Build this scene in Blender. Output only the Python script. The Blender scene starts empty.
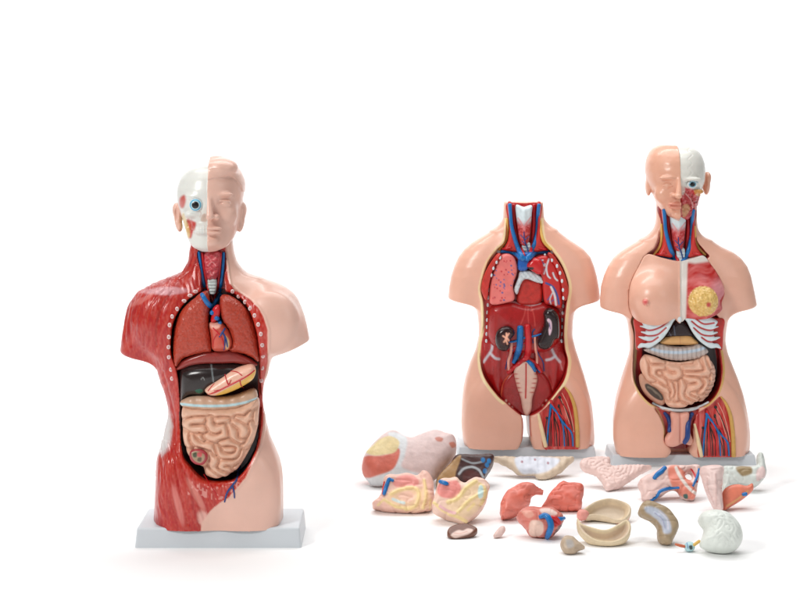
import bpy, math
import numpy as np
from mathutils import Vector
from mathutils.bvhtree import BVHTree

# ------------------------------------------------------------------ camera geometry (a level, shifted long lens)
FPX, HZ, CAMH = 1643.0, 87.0, 1.0
C = bpy.context.scene.collection

def un(px, py, d):
    return np.array([(px - 400.0) / FPX * d, d, CAMH - (py - HZ) / FPX * d])

def ground_d(py):
    return CAMH * FPX / (py - HZ)

def proj(v):
    return 400 + FPX * v[:, 0] / v[:, 1], HZ + FPX * (CAMH - v[:, 2]) / v[:, 1]

def lin(c):
    c = np.asarray(c, float) / 255.0
    return np.where(c <= 0.04045, c / 12.92, ((c + 0.055) / 1.055) ** 2.4)

# ------------------------------------------------------------------ noise
def _hash(ix, iy, iz, seed):
    n = (ix * 374761393 + iy * 668265263 + iz * 2147483647 + seed * 1274126177) & 0xFFFFFFFF
    n = ((n ^ (n >> 13)) * 1274126177) & 0xFFFFFFFF
    n = n ^ (n >> 16)
    return (n & 0xFFFF) / 65535.0

def vnoise(p, seed=0):
    p = np.asarray(p, float)
    i = np.floor(p).astype(np.int64)
    f = p - i
    f = f * f * (3 - 2 * f)
    r = 0
    for a in (0, 1):
        for b in (0, 1):
            for c in (0, 1):
                w = (f[:, 0] if a else 1 - f[:, 0]) * (f[:, 1] if b else 1 - f[:, 1]) * (f[:, 2] if c else 1 - f[:, 2])
                r = r + w * _hash(i[:, 0] + a, i[:, 1] + b, i[:, 2] + c, seed)
    return r

def fbm(p, seed=0, octv=3):
    r, a, t = 0, 1.0, 0
    for k in range(octv):
        r = r + a * vnoise(p * 2 ** k, seed + k)
        t += a
        a *= 0.5
    return r / t

def sstep(a, b, x):
    t = np.clip((x - a) / (b - a), 0, 1)
    return t * t * (3 - 2 * t)

# ------------------------------------------------------------------ distance fields
def catmull(pts, closed=True, n=6):
    P = np.asarray(pts, float)
    m = len(P)
    out = []
    for i in range(m if closed else m - 1):
        if closed:
            p0, p1, p2, p3 = P[i - 1], P[i], P[(i + 1) % m], P[(i + 2) % m]
        else:
            p0, p1, p2, p3 = P[max(i - 1, 0)], P[i], P[i + 1], P[min(i + 2, m - 1)]
        for k in range(n):
            t = k / n
            out.append(0.5 * (2 * p1 + (p2 - p0) * t + (2 * p0 - 5 * p1 + 4 * p2 - p3) * t * t
                              + (3 * p1 - p0 - 3 * p2 + p3) * t ** 3))
    if not closed:
        out.append(P[-1])
    return np.array(out)

def sdf2(poly, X, Z):
    """signed distance to a closed polygon, negative inside"""
    poly = np.asarray(poly, float)
    d = np.full(np.broadcast(X, Z).shape, 1e9)
    s = np.ones_like(d)
    n = len(poly)
    for i in range(n):
        ax, az = poly[i]
        bx, bz = poly[i - 1]
        ex, ez = bx - ax, bz - az
        wx, wz = X - ax, Z - az
        t = np.clip((wx * ex + wz * ez) / (ex * ex + ez * ez + 1e-18), 0, 1)
        qx, qz = wx - ex * t, wz - ez * t
        d = np.minimum(d, qx * qx + qz * qz)
        c1, c2, c3 = Z >= az, Z < bz, ex * wz > ez * wx
        flip = (c1 & c2 & c3) | (~c1 & ~c2 & ~c3)
        s = np.where(flip, -s, s)
    return s * np.sqrt(d)

def smin(a, b, k):
    h = np.clip(0.5 + 0.5 * (b - a) / k, 0, 1)
    return b + (a - b) * h - k * h * (1 - h)

def smax(a, b, k):
    return -smin(-a, -b, k)

def ell(X, Y, Z, c, r):
    x, y, z = (X - c[0]) / r[0], (Y - c[1]) / r[1], (Z - c[2]) / r[2]
    k0 = np.sqrt(x * x + y * y + z * z) + 1e-9
    k1 = np.sqrt((x / r[0]) ** 2 + (y / r[1]) ** 2 + (z / r[2]) ** 2) + 1e-9
    return k0 * (k0 - 1) / k1

def capsule(X, Y, Z, a, b, ra, rb):
    a, b = np.asarray(a, float), np.asarray(b, float)
    e = b - a
    t = np.clip(((X - a[0]) * e[0] + (Y - a[1]) * e[1] + (Z - a[2]) * e[2]) / (e @ e), 0, 1)
    return np.sqrt((X - a[0] - e[0] * t) ** 2 + (Y - a[1] - e[1] * t) ** 2 + (Z - a[2] - e[2] * t) ** 2) - (ra + (rb - ra) * t)

def grid(lo, hi, h):
    ax = [np.arange(lo[i], hi[i] + h, h, dtype=np.float32) for i in range(3)]
    return ax[0][:, None, None], ax[1][None, :, None], ax[2][None, None, :]

def surf_nets(F, lo, h):
    s = F < 0
    nx, ny, nz = F.shape
    cs = [(a, b, c) for a in (0, 1) for b in (0, 1) for c in (0, 1)]
    cnt = np.zeros((nx - 1, ny - 1, nz - 1), np.int8)
    for a, b, c in cs:
        cnt += s[a:nx - 1 + a, b:ny - 1 + b, c:nz - 1 + c]
    act = (cnt > 0) & (cnt < 8)
    ii = np.argwhere(act)
    idx = np.full(act.shape, -1, np.int64)
    idx[act] = np.arange(len(ii))
    vals = [F[ii[:, 0] + a, ii[:, 1] + b, ii[:, 2] + c].astype(float) for a, b, c in cs]
    pos = np.zeros((len(ii), 3))
    n = np.zeros(len(ii))
    for p in range(8):
        for q in range(p + 1, 8):
            ca, cb = np.array(cs[p]), np.array(cs[q])
            if np.abs(ca - cb).sum() != 1:
                continue
            va, vb = vals[p], vals[q]
            m = (va < 0) != (vb < 0)
            t = np.where(m, va / np.where(m, va - vb, 1), 0)
            pos += m[:, None] * (ca + t[:, None] * (cb - ca))
            n += m
    v = (ii + pos / n[:, None]) * h + np.asarray(lo)
    faces = []
    for ax in range(3):
        o1, o2 = (ax + 1) % 3, (ax + 2) % 3
        sl0 = [slice(None)] * 3
        sl1 = [slice(None)] * 3
        sl0[ax], sl1[ax] = slice(0, -1), slice(1, None)
        ch = s[tuple(sl0)] != s[tuple(sl1)]
        first = s[tuple(sl0)]
        e = np.argwhere(ch)
        e = e[(e[:, o1] > 0) & (e[:, o2] > 0) & (e[:, o1] < F.shape[o1] - 1) & (e[:, o2] < F.shape[o2] - 1)]
        if not len(e):
            continue
        def cell(d1, d2):
            g = e.copy()
            g[:, o1] += d1
            g[:, o2] += d2
            return idx[g[:, 0], g[:, 1], g[:, 2]]
        q = np.stack([cell(-1, -1), cell(0, -1), cell(0, 0), cell(-1, 0)], 1)
        inside_first = first[e[:, 0], e[:, 1], e[:, 2]]
        q = np.where(inside_first[:, None], q, q[:, ::-1])
        faces.append(q)
    return v, np.concatenate(faces)

def relax(v, f, it=2, lam=0.5):
    e = np.concatenate([f[:, [0, 1]], f[:, [1, 2]], f[:, [2, 3]], f[:, [3, 0]]])
    n = len(v)
    deg = np.bincount(e[:, 0], minlength=n) + np.bincount(e[:, 1], minlength=n) + 1e-9
    for _ in range(it):
        for l in (lam, -lam * 0.9):
            acc = np.stack([np.bincount(e[:, 0], v[e[:, 1], k], n) + np.bincount(e[:, 1], v[e[:, 0], k], n) for k in range(3)], 1)
            v = v + l * (acc / deg[:, None] - v)
    return v

def normals(v, f):
    a = np.cross(v[f[:, 2]] - v[f[:, 0]], v[f[:, 3]] - v[f[:, 1]])
    n = np.zeros_like(v)
    for k in range(3):
        for c in range(4):
            n[:, k] += np.bincount(f[:, c], a[:, k], len(v))
    return n / (np.linalg.norm(n, axis=1, keepdims=True) + 1e-12)

# ------------------------------------------------------------------ materials
def material(name, rough=0.35, color=None, var=0.08, nscale=60, bump=0.05, bscale=300, coat=0.0, sss=0.0, spec=0.5):
    m = bpy.data.materials.new(name)
    m.use_nodes = True
    nt = m.node_tree
    N, L = nt.nodes, nt.links
    b = N['Principled BSDF']
    tc = N.new('ShaderNodeTexCoord')
    no = N.new('ShaderNodeTexNoise')
    no.inputs['Scale'].default_value = nscale
    no.inputs['Detail'].default_value = 4
    L.new(tc.outputs['Object'], no.inputs['Vector'])
    mr = N.new('ShaderNodeMapRange')
    mr.inputs['From Min'].default_value = 0.3
    mr.inputs['From Max'].default_value = 0.7
    mr.inputs['To Min'].default_value = 1 - var
    mr.inputs['To Max'].default_value = 1 + var
    L.new(no.outputs['Fac'], mr.inputs['Value'])
    mx = N.new('ShaderNodeMix')
    mx.data_type = 'RGBA'
    mx.blend_type = 'MULTIPLY'
    mx.inputs[0].default_value = 1
    if color is None:
        at = N.new('ShaderNodeAttribute')
        at.attribute_name = 'Col'
        L.new(at.outputs['Color'], mx.inputs[6])
    else:
        mx.inputs[6].default_value = (*lin(color), 1)
    L.new(mr.outputs[0], mx.inputs[7])
    L.new(mx.outputs[2], b.inputs['Base Color'])
    r2 = N.new('ShaderNodeMapRange')
    r2.inputs['To Min'].default_value = rough - 0.07
    r2.inputs['To Max'].default_value = rough + 0.09
    n2 = N.new('ShaderNodeTexNoise')
    n2.inputs['Scale'].default_value = 25
    n2.inputs['Detail'].default_value = 5
    L.new(tc.outputs['Object'], n2.inputs['Vector'])
    L.new(n2.outputs['Fac'], r2.inputs['Value'])
    L.new(r2.outputs[0], b.inputs['Roughness'])
    b.inputs['Specular IOR Level'].default_value = spec
    b.inputs['Coat Weight'].default_value = coat
    b.inputs['Coat Roughness'].default_value = 0.2
    if sss:
        b.inputs['Subsurface Weight'].default_value = sss
        b.inputs['Subsurface Radius'].default_value = (0.012, 0.005, 0.003)
        b.inputs['Subsurface Scale'].default_value = 0.5
    if bump:
        n3 = N.new('ShaderNodeTexNoise')
        n3.inputs['Scale'].default_value = bscale
        n3.inputs['Detail'].default_value = 3
        L.new(tc.outputs['Object'], n3.inputs['Vector'])
        bp = N.new('ShaderNodeBump')
        bp.inputs['Strength'].default_value = bump
        bp.inputs['Distance'].default_value = 0.003
        L.new(n3.outputs['Fac'], bp.inputs['Height'])
        L.new(bp.outputs[0], b.inputs['Normal'])
    return m

M_BODY = material('painted_vinyl_skin', 0.31, var=0.045, nscale=14, bump=0.09, bscale=130, coat=0.22, sss=0.06)
M_GLOSS = material('painted_vinyl_gloss', 0.28, var=0.09, nscale=50, bump=0.12, bscale=150, coat=0.25)
M_ORGAN = material('painted_vinyl_organ', 0.38, var=0.07, nscale=70, bump=0.1, bscale=220, coat=0.1)
M_LUNG = material('textured_lung_vinyl', 0.3, var=0.12, nscale=160, bump=0.75, bscale=190, coat=0.2)
M_LOOSE = material('pale_painted_vinyl', 0.42, var=0.07, nscale=55, bump=0.15, bscale=180, coat=0.05)
M_DARK = material('dark_glossy_organ', 0.24, var=0.15, nscale=60, bump=0.05, bscale=120, coat=0.32, spec=.4)
M_BASE = material('white_plastic_base', 0.4, (206, 212, 217), var=0.015, nscale=9, bump=0.04, bscale=220)
M_BLUE = material('blue_vein_paint', 0.32, (0, 108, 178), var=0.12, nscale=80, bump=0.05, coat=0.2)
M_NAVY = material('dark_blue_vein_paint', 0.35, (28, 62, 128), var=0.12, nscale=80, bump=0.05, coat=0.2)
M_RED = material('red_artery_paint', 0.32, (196, 26, 34), var=0.12, nscale=80, bump=0.05, coat=0.2)
M_BLACK = material('black_node_paint', 0.35, (22, 34, 34), var=0.1, bump=0)
M_YEL = material('yellow_nerve_paint', 0.4, (226, 184, 96), var=0.1, nscale=80, bump=0.05)
M_TAN = material('tan_cut_edge_paint', 0.45, (204, 160, 84), var=0.1, nscale=80, bump=0.1)
M_CREAM = material('cream_cut_edge_paint', 0.45, (242, 216, 172), var=0.06, nscale=80, bump=0.1)
M_WHITE = material('white_cartilage_paint', 0.4, (214, 226, 230), var=0.05, nscale=90, bump=0.08)
M_PINK = material('pink_duct_paint', 0.4, (232, 168, 150), var=0.08, nscale=90, bump=0.08)
M_MUSC = material('muscle_red_paint', 0.36, (190, 48, 40), var=0.2, nscale=90, bump=0.2, bscale=150)

# ------------------------------------------------------------------ objects
def link_mesh(name, v, f, mat, parent=None, col=None, smooth=True, origin=None):
    origin = np.zeros(3) if origin is None else np.asarray(origin, float)
    if parent is not None:
        origin = np.array(parent['wloc'])
    v = np.asarray(v, float)
    f = np.asarray(f)
    me = bpy.data.meshes.new(name)
    k = f.shape[1]
    me.vertices.add(len(v))
    me.vertices.foreach_set('co', (v - origin).ravel().astype(np.float32))
    me.loops.add(len(f) * k)
    me.loops.foreach_set('vertex_index', f.ravel().astype(np.int32))
    me.polygons.add(len(f))
    me.polygons.foreach_set('loop_start', np.arange(0, len(f) * k, k, dtype=np.int32))
    me.polygons.foreach_set('use_smooth', np.full(len(f), smooth))
    me.update(calc_edges=True)
    me.validate()
    if col is not None:
        ca = me.color_attributes.new('Col', 'FLOAT_COLOR', 'POINT')
        c4 = np.ones((len(v), 4), np.float32)
        c4[:, :3] = np.clip(col, 0, 1)
        ca.data.foreach_set('color', c4.ravel())
    me.materials.append(mat)
    o = bpy.data.objects.new(name, me)
    C.objects.link(o)
    if parent is not None:
        o.parent = parent
        o.location = (0, 0, 0)
        o['wloc'] = list(origin)
    else:
        o.location = origin
        o['wloc'] = list(origin)
    return o

def tag(o, label, cat, group=None, kind=None):
    o['label'] = label
    o['category'] = cat
    if group:
        o['group'] = group
    if kind:
        o['kind'] = kind
    return o

def thing(name, loc, label, cat, group=None):
    o = bpy.data.objects.new(name, None)
    C.objects.link(o)
    o.location = loc
    o.empty_display_size = 0.1
    bpy.context.view_layer.update()
    o['wloc'] = list(loc)
    return tag(o, label, cat, group)

SURF = []      # bounding volume trees of the model being built, used to lay vessels on its surface

def drape(px, py, lift=0.0):
    d = Vector(((px - 400) / FPX, 1, -(py - HZ) / FPX))
    L = d.length
    best = None
    for t in SURF:
        h = t.ray_cast(Vector((0, 0, CAMH)), d / L)
        if h[0] is not None and (best is None or h[3] < best):
            best = h[3]
    if best is None:
        return None
    y = best / L
    return un(px, py, y - lift)

def sweep(P, R, sides=10):
    P, R = np.asarray(P, float), np.asarray(R, float)
    T = np.gradient(P, axis=0)
    T /= np.linalg.norm(T, axis=1, keepdims=True) + 1e-12
    up = np.array([0, -1.0, 0])
    if abs(T[0] @ up) > 0.9:
        up = np.array([1.0, 0, 0])
    V, n = [], len(P)
    a = np.linspace(0, 2 * np.pi, sides, endpoint=False)
    nrm = up
    for i in range(n):
        nrm = nrm - T[i] * (nrm @ T[i])
        nrm /= np.linalg.norm(nrm) + 1e-12
        bi = np.cross(T[i], nrm)
        V.append(P[i] + R[i] * (np.cos(a)[:, None] * nrm + np.sin(a)[:, None] * bi))
    V = np.concatenate(V)
    Fq = []
    for i in range(n - 1):
        for k in range(sides):
            k2 = (k + 1) % sides
            Fq.append((i * sides + k, i * sides + k2, (i + 1) * sides + k2, (i + 1) * sides + k))
    return V, np.array(Fq)

def tube_geo(P, R, sides=10):
    """tube with rounded ends"""
    P, R = np.asarray(P, float), np.asarray(R, float)
    t0 = P[0] - P[1]
    t0 /= np.linalg.norm(t0) + 1e-12
    t1 = P[-1] - P[-2]
    t1 /= np.linalg.norm(t1) + 1e-12
    P = np.concatenate([[P[0] + t0 * R[0] * 0.62, P[0] + t0 * R[0] * 0.6, P[0] + t0 * R[0] * 0.35], P,
                        [P[-1] + t1 * R[-1] * 0.35, P[-1] + t1 * R[-1] * 0.6, P[-1] + t1 * R[-1] * 0.62]])
    R = np.concatenate([[R[0] * 0.02, R[0] * 0.5, R[0] * 0.87], R, [R[-1] * 0.87, R[-1] * 0.5, R[-1] * 0.02]])
    return sweep(P, R, sides)

def tube(name, parent, paths, mat, D, lift=0.4, sides=10):
    """paths: list of lists of (px, py, radius px); each laid on the surfaces built so far as a mesh of its own"""
    s = D / FPX
    for path in paths:
        q = catmull(path, closed=False, n=5)
        ys = []
        for a in q:
            p = drape(a[0], a[1], a[2] * s * lift)
            ys.append(np.nan if p is None else p[1])
        ys = np.array(ys)
        if np.isnan(ys).all():
            ys[:] = D - 0.08
        ok = ~np.isnan(ys)
        ys = np.interp(np.arange(len(ys)), np.arange(len(ys))[ok], ys[ok])
        ys = np.minimum(ys, np.convolve(np.pad(ys, 2, 'edge'), np.ones(5) / 5, 'valid') + 0.002)
        ys = np.convolve(np.pad(ys, 1, 'edge'), [.25, .5, .25], 'valid')
        P = [un(a[0], a[1], y) for a, y in zip(q, ys)]
        v, f = tube_geo(P, q[:, 2] * s, sides)
        link_mesh(name, v, f, mat, parent)

def blob(name, parent, px, py, r, mat, D, colf=None, flat=0.6, lift=0.0, seg=20):
    """small flattened ball seated on the surface; r in px (or rx, rz)"""
    rx, rz = (r, r) if np.isscalar(r) else r
    s = D / FPX
    p = drape(px, py, lift)
    if p is None:
        p = un(px, py, D - 0.08)
    V, Fq = [], []
    rings = seg // 2
    for i in range(rings + 1):
        th = np.pi * i / rings
        for k in range(seg):
            ph = 2 * np.pi * k / seg
            V.append((math.sin(th) * math.cos(ph), -math.cos(th), math.sin(th) * math.sin(ph)))
    for i in range(rings):
        for k in range(seg):
            k2 = (k + 1) % seg
            Fq.append((i * seg + k, (i + 1) * seg + k, (i + 1) * seg + k2, i * seg + k2))
    V = np.array(V)
    col = colf(V) if colf else None
    V = V * np.array([rx * s, (rx + rz) / 2 * s * flat, rz * s]) + p
    return link_mesh(name, V, np.array(Fq), mat, parent, col=col)

def XZ(poly, d):
    poly = np.asarray(poly, float)
    return np.stack([(poly[:, 0] - 400) / FPX * d, CAMH - (poly[:, 1] - HZ) / FPX * d], 1)

def coil_relief(lines, w, d, amp):
    """plump coils along hand laid centre lines (px, radius w) as relief for a pillow whose front is at depth d"""
    def f(X2, Z2, s2, h):
        px = d / FPX
        D, ids = [], []
        for k, L in enumerate(lines):
            q = XZ(catmull(L, closed=False, n=3), d)
            for i in range(len(q) - 1):
                ex, ez = q[i + 1] - q[i]
                wx, wz = X2 - q[i, 0], Z2 - q[i, 1]
                t = np.clip((wx * ex + wz * ez) / (ex * ex + ez * ez + 1e-12), 0, 1)
                D.append(np.hypot(wx - ex * t, wz - ez * t) / px)
                ids.append((k, i))
        D, ids = np.array(D, np.float32), np.array(ids)
        near = D.argmin(0)
        d1 = D.min(0)
        kk, ii = ids[near, 0], ids[near, 1]
        d2 = np.full(s2.shape, 1e9)
        for j in range(len(D)):
            own = (ids[j, 0] == kk) & (np.abs(ids[j, 1] - ii) <= 4)
            d2 = np.where(own, d2, np.minimum(d2, D[j]))
        H = np.sqrt(np.clip((d2 - d1) / (1.45 * w), 0, 1)) * np.sqrt(1 - (np.minimum(d1, 1.7 * w) / (2.1 * w)) ** 2)
        K = np.array([.25, .5, .25])
        for _ in range(1):
            H = sum(K[k + 1] * np.roll(H, k, 0) for k in (-1, 0, 1))
            H = sum(K[k + 1] * np.roll(H, k, 1) for k in (-1, 0, 1))
        return amp * (H - .8)
    return f

def labyrinth(shape, h, wl, seed=1, it=5, aniso=1.0):
    """meandering coils (height 0..1) on a grid of spacing h, coil width wl/2"""
    rng = np.random.default_rng(seed)
    n0, n1 = shape
    u = rng.normal(size=shape)
    kx = np.fft.fftfreq(n0, h)[:, None] * aniso
    kz = np.fft.fftfreq(n1, h)[None, :]
    k = np.sqrt(kx * kx + kz * kz) * wl
    B = np.exp(-((k - 1) / 0.3) ** 2)
    for _ in range(it):
        u = np.real(np.fft.ifft2(np.fft.fft2(u) * B))
        u = np.tanh(2.2 * u / (u.std() + 1e-9))
    u = np.real(np.fft.ifft2(np.fft.fft2(u) * np.exp(-(k / 2.4) ** 2)))
    u = u / np.abs(u).max()
    return np.clip(np.abs(u) * 1.25, 0, 1) ** 0.55

def paint(col, px, py, poly, color, feather=0.6, amount=1.0, mask=None, smooth=True):
    q = catmull(poly) if smooth else np.asarray(poly, float)
    d = sdf2(q, px, py)
    a = (1 - sstep(-feather, feather, d)) * amount
    if mask is not None:
        a = a * mask
    col[:] = col * (1 - a[:, None]) + lin(color) * a[:, None]

def stroke(col, px, py, path, w, color, feather=0.5, amount=1.0, mask=None):
    q = catmull(path, closed=False)
    d = np.full(len(px), 1e9)
    for i in range(len(q) - 1):
        a, b = q[i], q[i + 1]
        e = b - a
        t = np.clip(((px - a[0]) * e[0] + (py - a[1]) * e[1]) / (e @ e + 1e-12), 0, 1)
        d = np.minimum(d, np.hypot(px - a[0] - e[0] * t, py - a[1] - e[1] * t))
    al = (1 - sstep(w - feather, w + feather, d)) * amount
    if mask is not None:
        al = al * mask
    col[:] = col * (1 - al[:, None]) + lin(color) * al[:, None]

def finish(name, parent, F, lo, h, mat, base, paintf=None, dispf=None, it=2, origin=None, xform=None):
    v, f = surf_nets(F, lo, h)
    v = relax(v, f, it)
    if xform is not None:
        v = xform(v)
    n = normals(v, f)
    px, py = proj(v)
    if dispf is not None:
        v = v + n * dispf(v, n, px, py)[:, None]
        n = normals(v, f)
    col = np.tile(lin(base), (len(v), 1))
    if paintf is not None:
        paintf(col, v, n, px, py)
    o = link_mesh(name, v, f, mat, parent, col=col, origin=origin)
    SURF.append(BVHTree.FromPolygons([tuple(a) for a in v], [tuple(int(i) for i in a) for a in f]))
    return o

def pillow(name, parent, poly, D, yf, th, r, mat, base, paintf=None, disp=None, h=0.0018, curve=(0, 0), smooth=True,
           dispf=None, tilt=0.0, dome=0.0, it=2):
    """rounded solid whose outline is the polygon (px) at depth yf; th = half thickness; disp(X2,Z2,s2,h) adds relief to the front"""
    q = XZ(catmull(poly) if smooth else poly, yf + 0.01)
    lo = np.array([q[:, 0].min() - 4 * h, yf - 0.03, q[:, 1].min() - 4 * h])
    hi = np.array([q[:, 0].max() + 4 * h, yf + 2 * th + 0.03, q[:, 1].max() + 4 * h])
    X, Y, Z = grid(lo, hi, h)
    X2, Z2 = X[:, 0, :], Z[:, 0, :]
    s2 = sdf2(q, X2, Z2)
    zc = (lo[2] + hi[2]) / 2
    yc = yf + th + curve[1] * (X2 - (curve[0] - 400) / FPX * D) ** 2 + tilt * (Z2 - zc)
    if dome:
        R = -s2.min()
        yc = yc - dome * np.sqrt(np.clip(1 - (1 - np.clip(-s2 / R, 0, 1)) ** 2, 0, 1))
    if disp is not None:
        yc = yc - disp(X2 + 0 * Z2, Z2 + 0 * X2, s2, h)
    r = min(r, th)
    qx = (s2 + r)[:, None, :] + 0 * Y
    qy = np.abs(Y - yc[:, None, :]) - th + r
    F = np.minimum(np.maximum(qx, qy), 0) + np.hypot(np.maximum(qx, 0), np.maximum(qy, 0)) - r
    return finish(name, parent, F, lo, h, mat, base, paintf, dispf, it)

def rowtab(rows, D, z, w=13):
    """rows (py, pxl, pxr, yf, yb) -> smooth arrays over the heights z"""
    R = np.array(rows, float)
    zz = CAMH - (R[:, 0] - HZ) / FPX * D
    o = np.argsort(zz)
    out = []
    for k in range(1, 5):
        a = R[o, k]
        a = (a - 400) / FPX * D if k < 3 else a
        zf = np.linspace(zz.min(), zz.max(), 600)
        g = np.interp(zf, zz[o], a)
        g = np.convolve(np.pad(g, w // 2, 'edge'), np.ones(w) / w, 'valid')
        out.append(np.interp(z, zf, g))
    return out, zz.min(), zz.max()

def loft(X, Y, Z, rows, D, n=2.3, cap=True, zk=0.006, w=13):
    (xl, xr, yf, yb), z0, z1 = rowtab(rows, D, Z.ravel(), w)
    a = np.maximum((xr - xl) / 2, 0.001)[None, None, :]
    cx = ((xr + xl) / 2)[None, None, :]
    b = np.maximum((yb - yf) / 2, 0.001)[None, None, :]
    cy = ((yb + yf) / 2 + D)[None, None, :]
    F = (((np.abs(X - cx) / a) ** n + (np.abs(Y - cy) / b) ** n) ** (1 / n) - 1) * np.minimum(a, b)
    if cap:
        F = smax(F, np.maximum(Z - z1, z0 - Z) + 0 * F, zk)
    return F.astype(np.float32)

def base_block(parent, pxl, pxr, pybot, depth, height, r=0.006):
    d = ground_d(pybot)
    x0, x1 = (pxl - 400) / FPX * d, (pxr - 400) / FPX * d
    import bmesh
    bm = bmesh.new()
    bmesh.ops.create_cube(bm, size=1)
    for v in bm.verts:
        top = v.co.z > 0
        v.co.x = (x0 + x1) / 2 + v.co.x * (x1 - x0 - (0.008 if top else 0))
        v.co.y = d + depth / 2 + v.co.y * (depth - (0.006 if top else 0))
        v.co.z = height if top else 0.0
    bmesh.ops.bevel(bm, geom=[e for e in bm.edges if max(v.co.z for v in e.verts) > 0.001], offset=r, segments=3, affect='EDGES', profile=0.6)
    for f in bm.faces:
        f.smooth = False
    w = np.array(parent['wloc'])
    for v in bm.verts:
        v.co -= Vector(w)
    me = bpy.data.meshes.new('base')
    bm.to_mesh(me)
    bm.free()
    for p in me.polygons:
        p.use_smooth = True
    me.materials.append(M_BASE)
    try:
        me.set_sharp_from_angle(angle=math.radians(50))
    except Exception:
        pass
    o = bpy.data.objects.new('base', me)
    C.objects.link(o)
    o.parent = parent
    o['wloc'] = list(w)
    return o, d, (x0 + x1) / 2

SKIN = (229, 185, 168)
PEACH = (231, 178, 155)
# =================================================================== TORSO A : male half muscle / half skin, full head
def muscle_streaks(v, ang, across=150, along=14, seed=3):
    c, s = math.cos(ang), math.sin(ang)
    u = v[:, 0] * c + v[:, 2] * s
    w = -v[:, 0] * s + v[:, 2] * c
    wob = fbm(v * 18, 9, 2) * 0.03
    return fbm(np.stack([(u + wob) * across, v[:, 1] * 40, w * along], 1), seed, 3)

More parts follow.
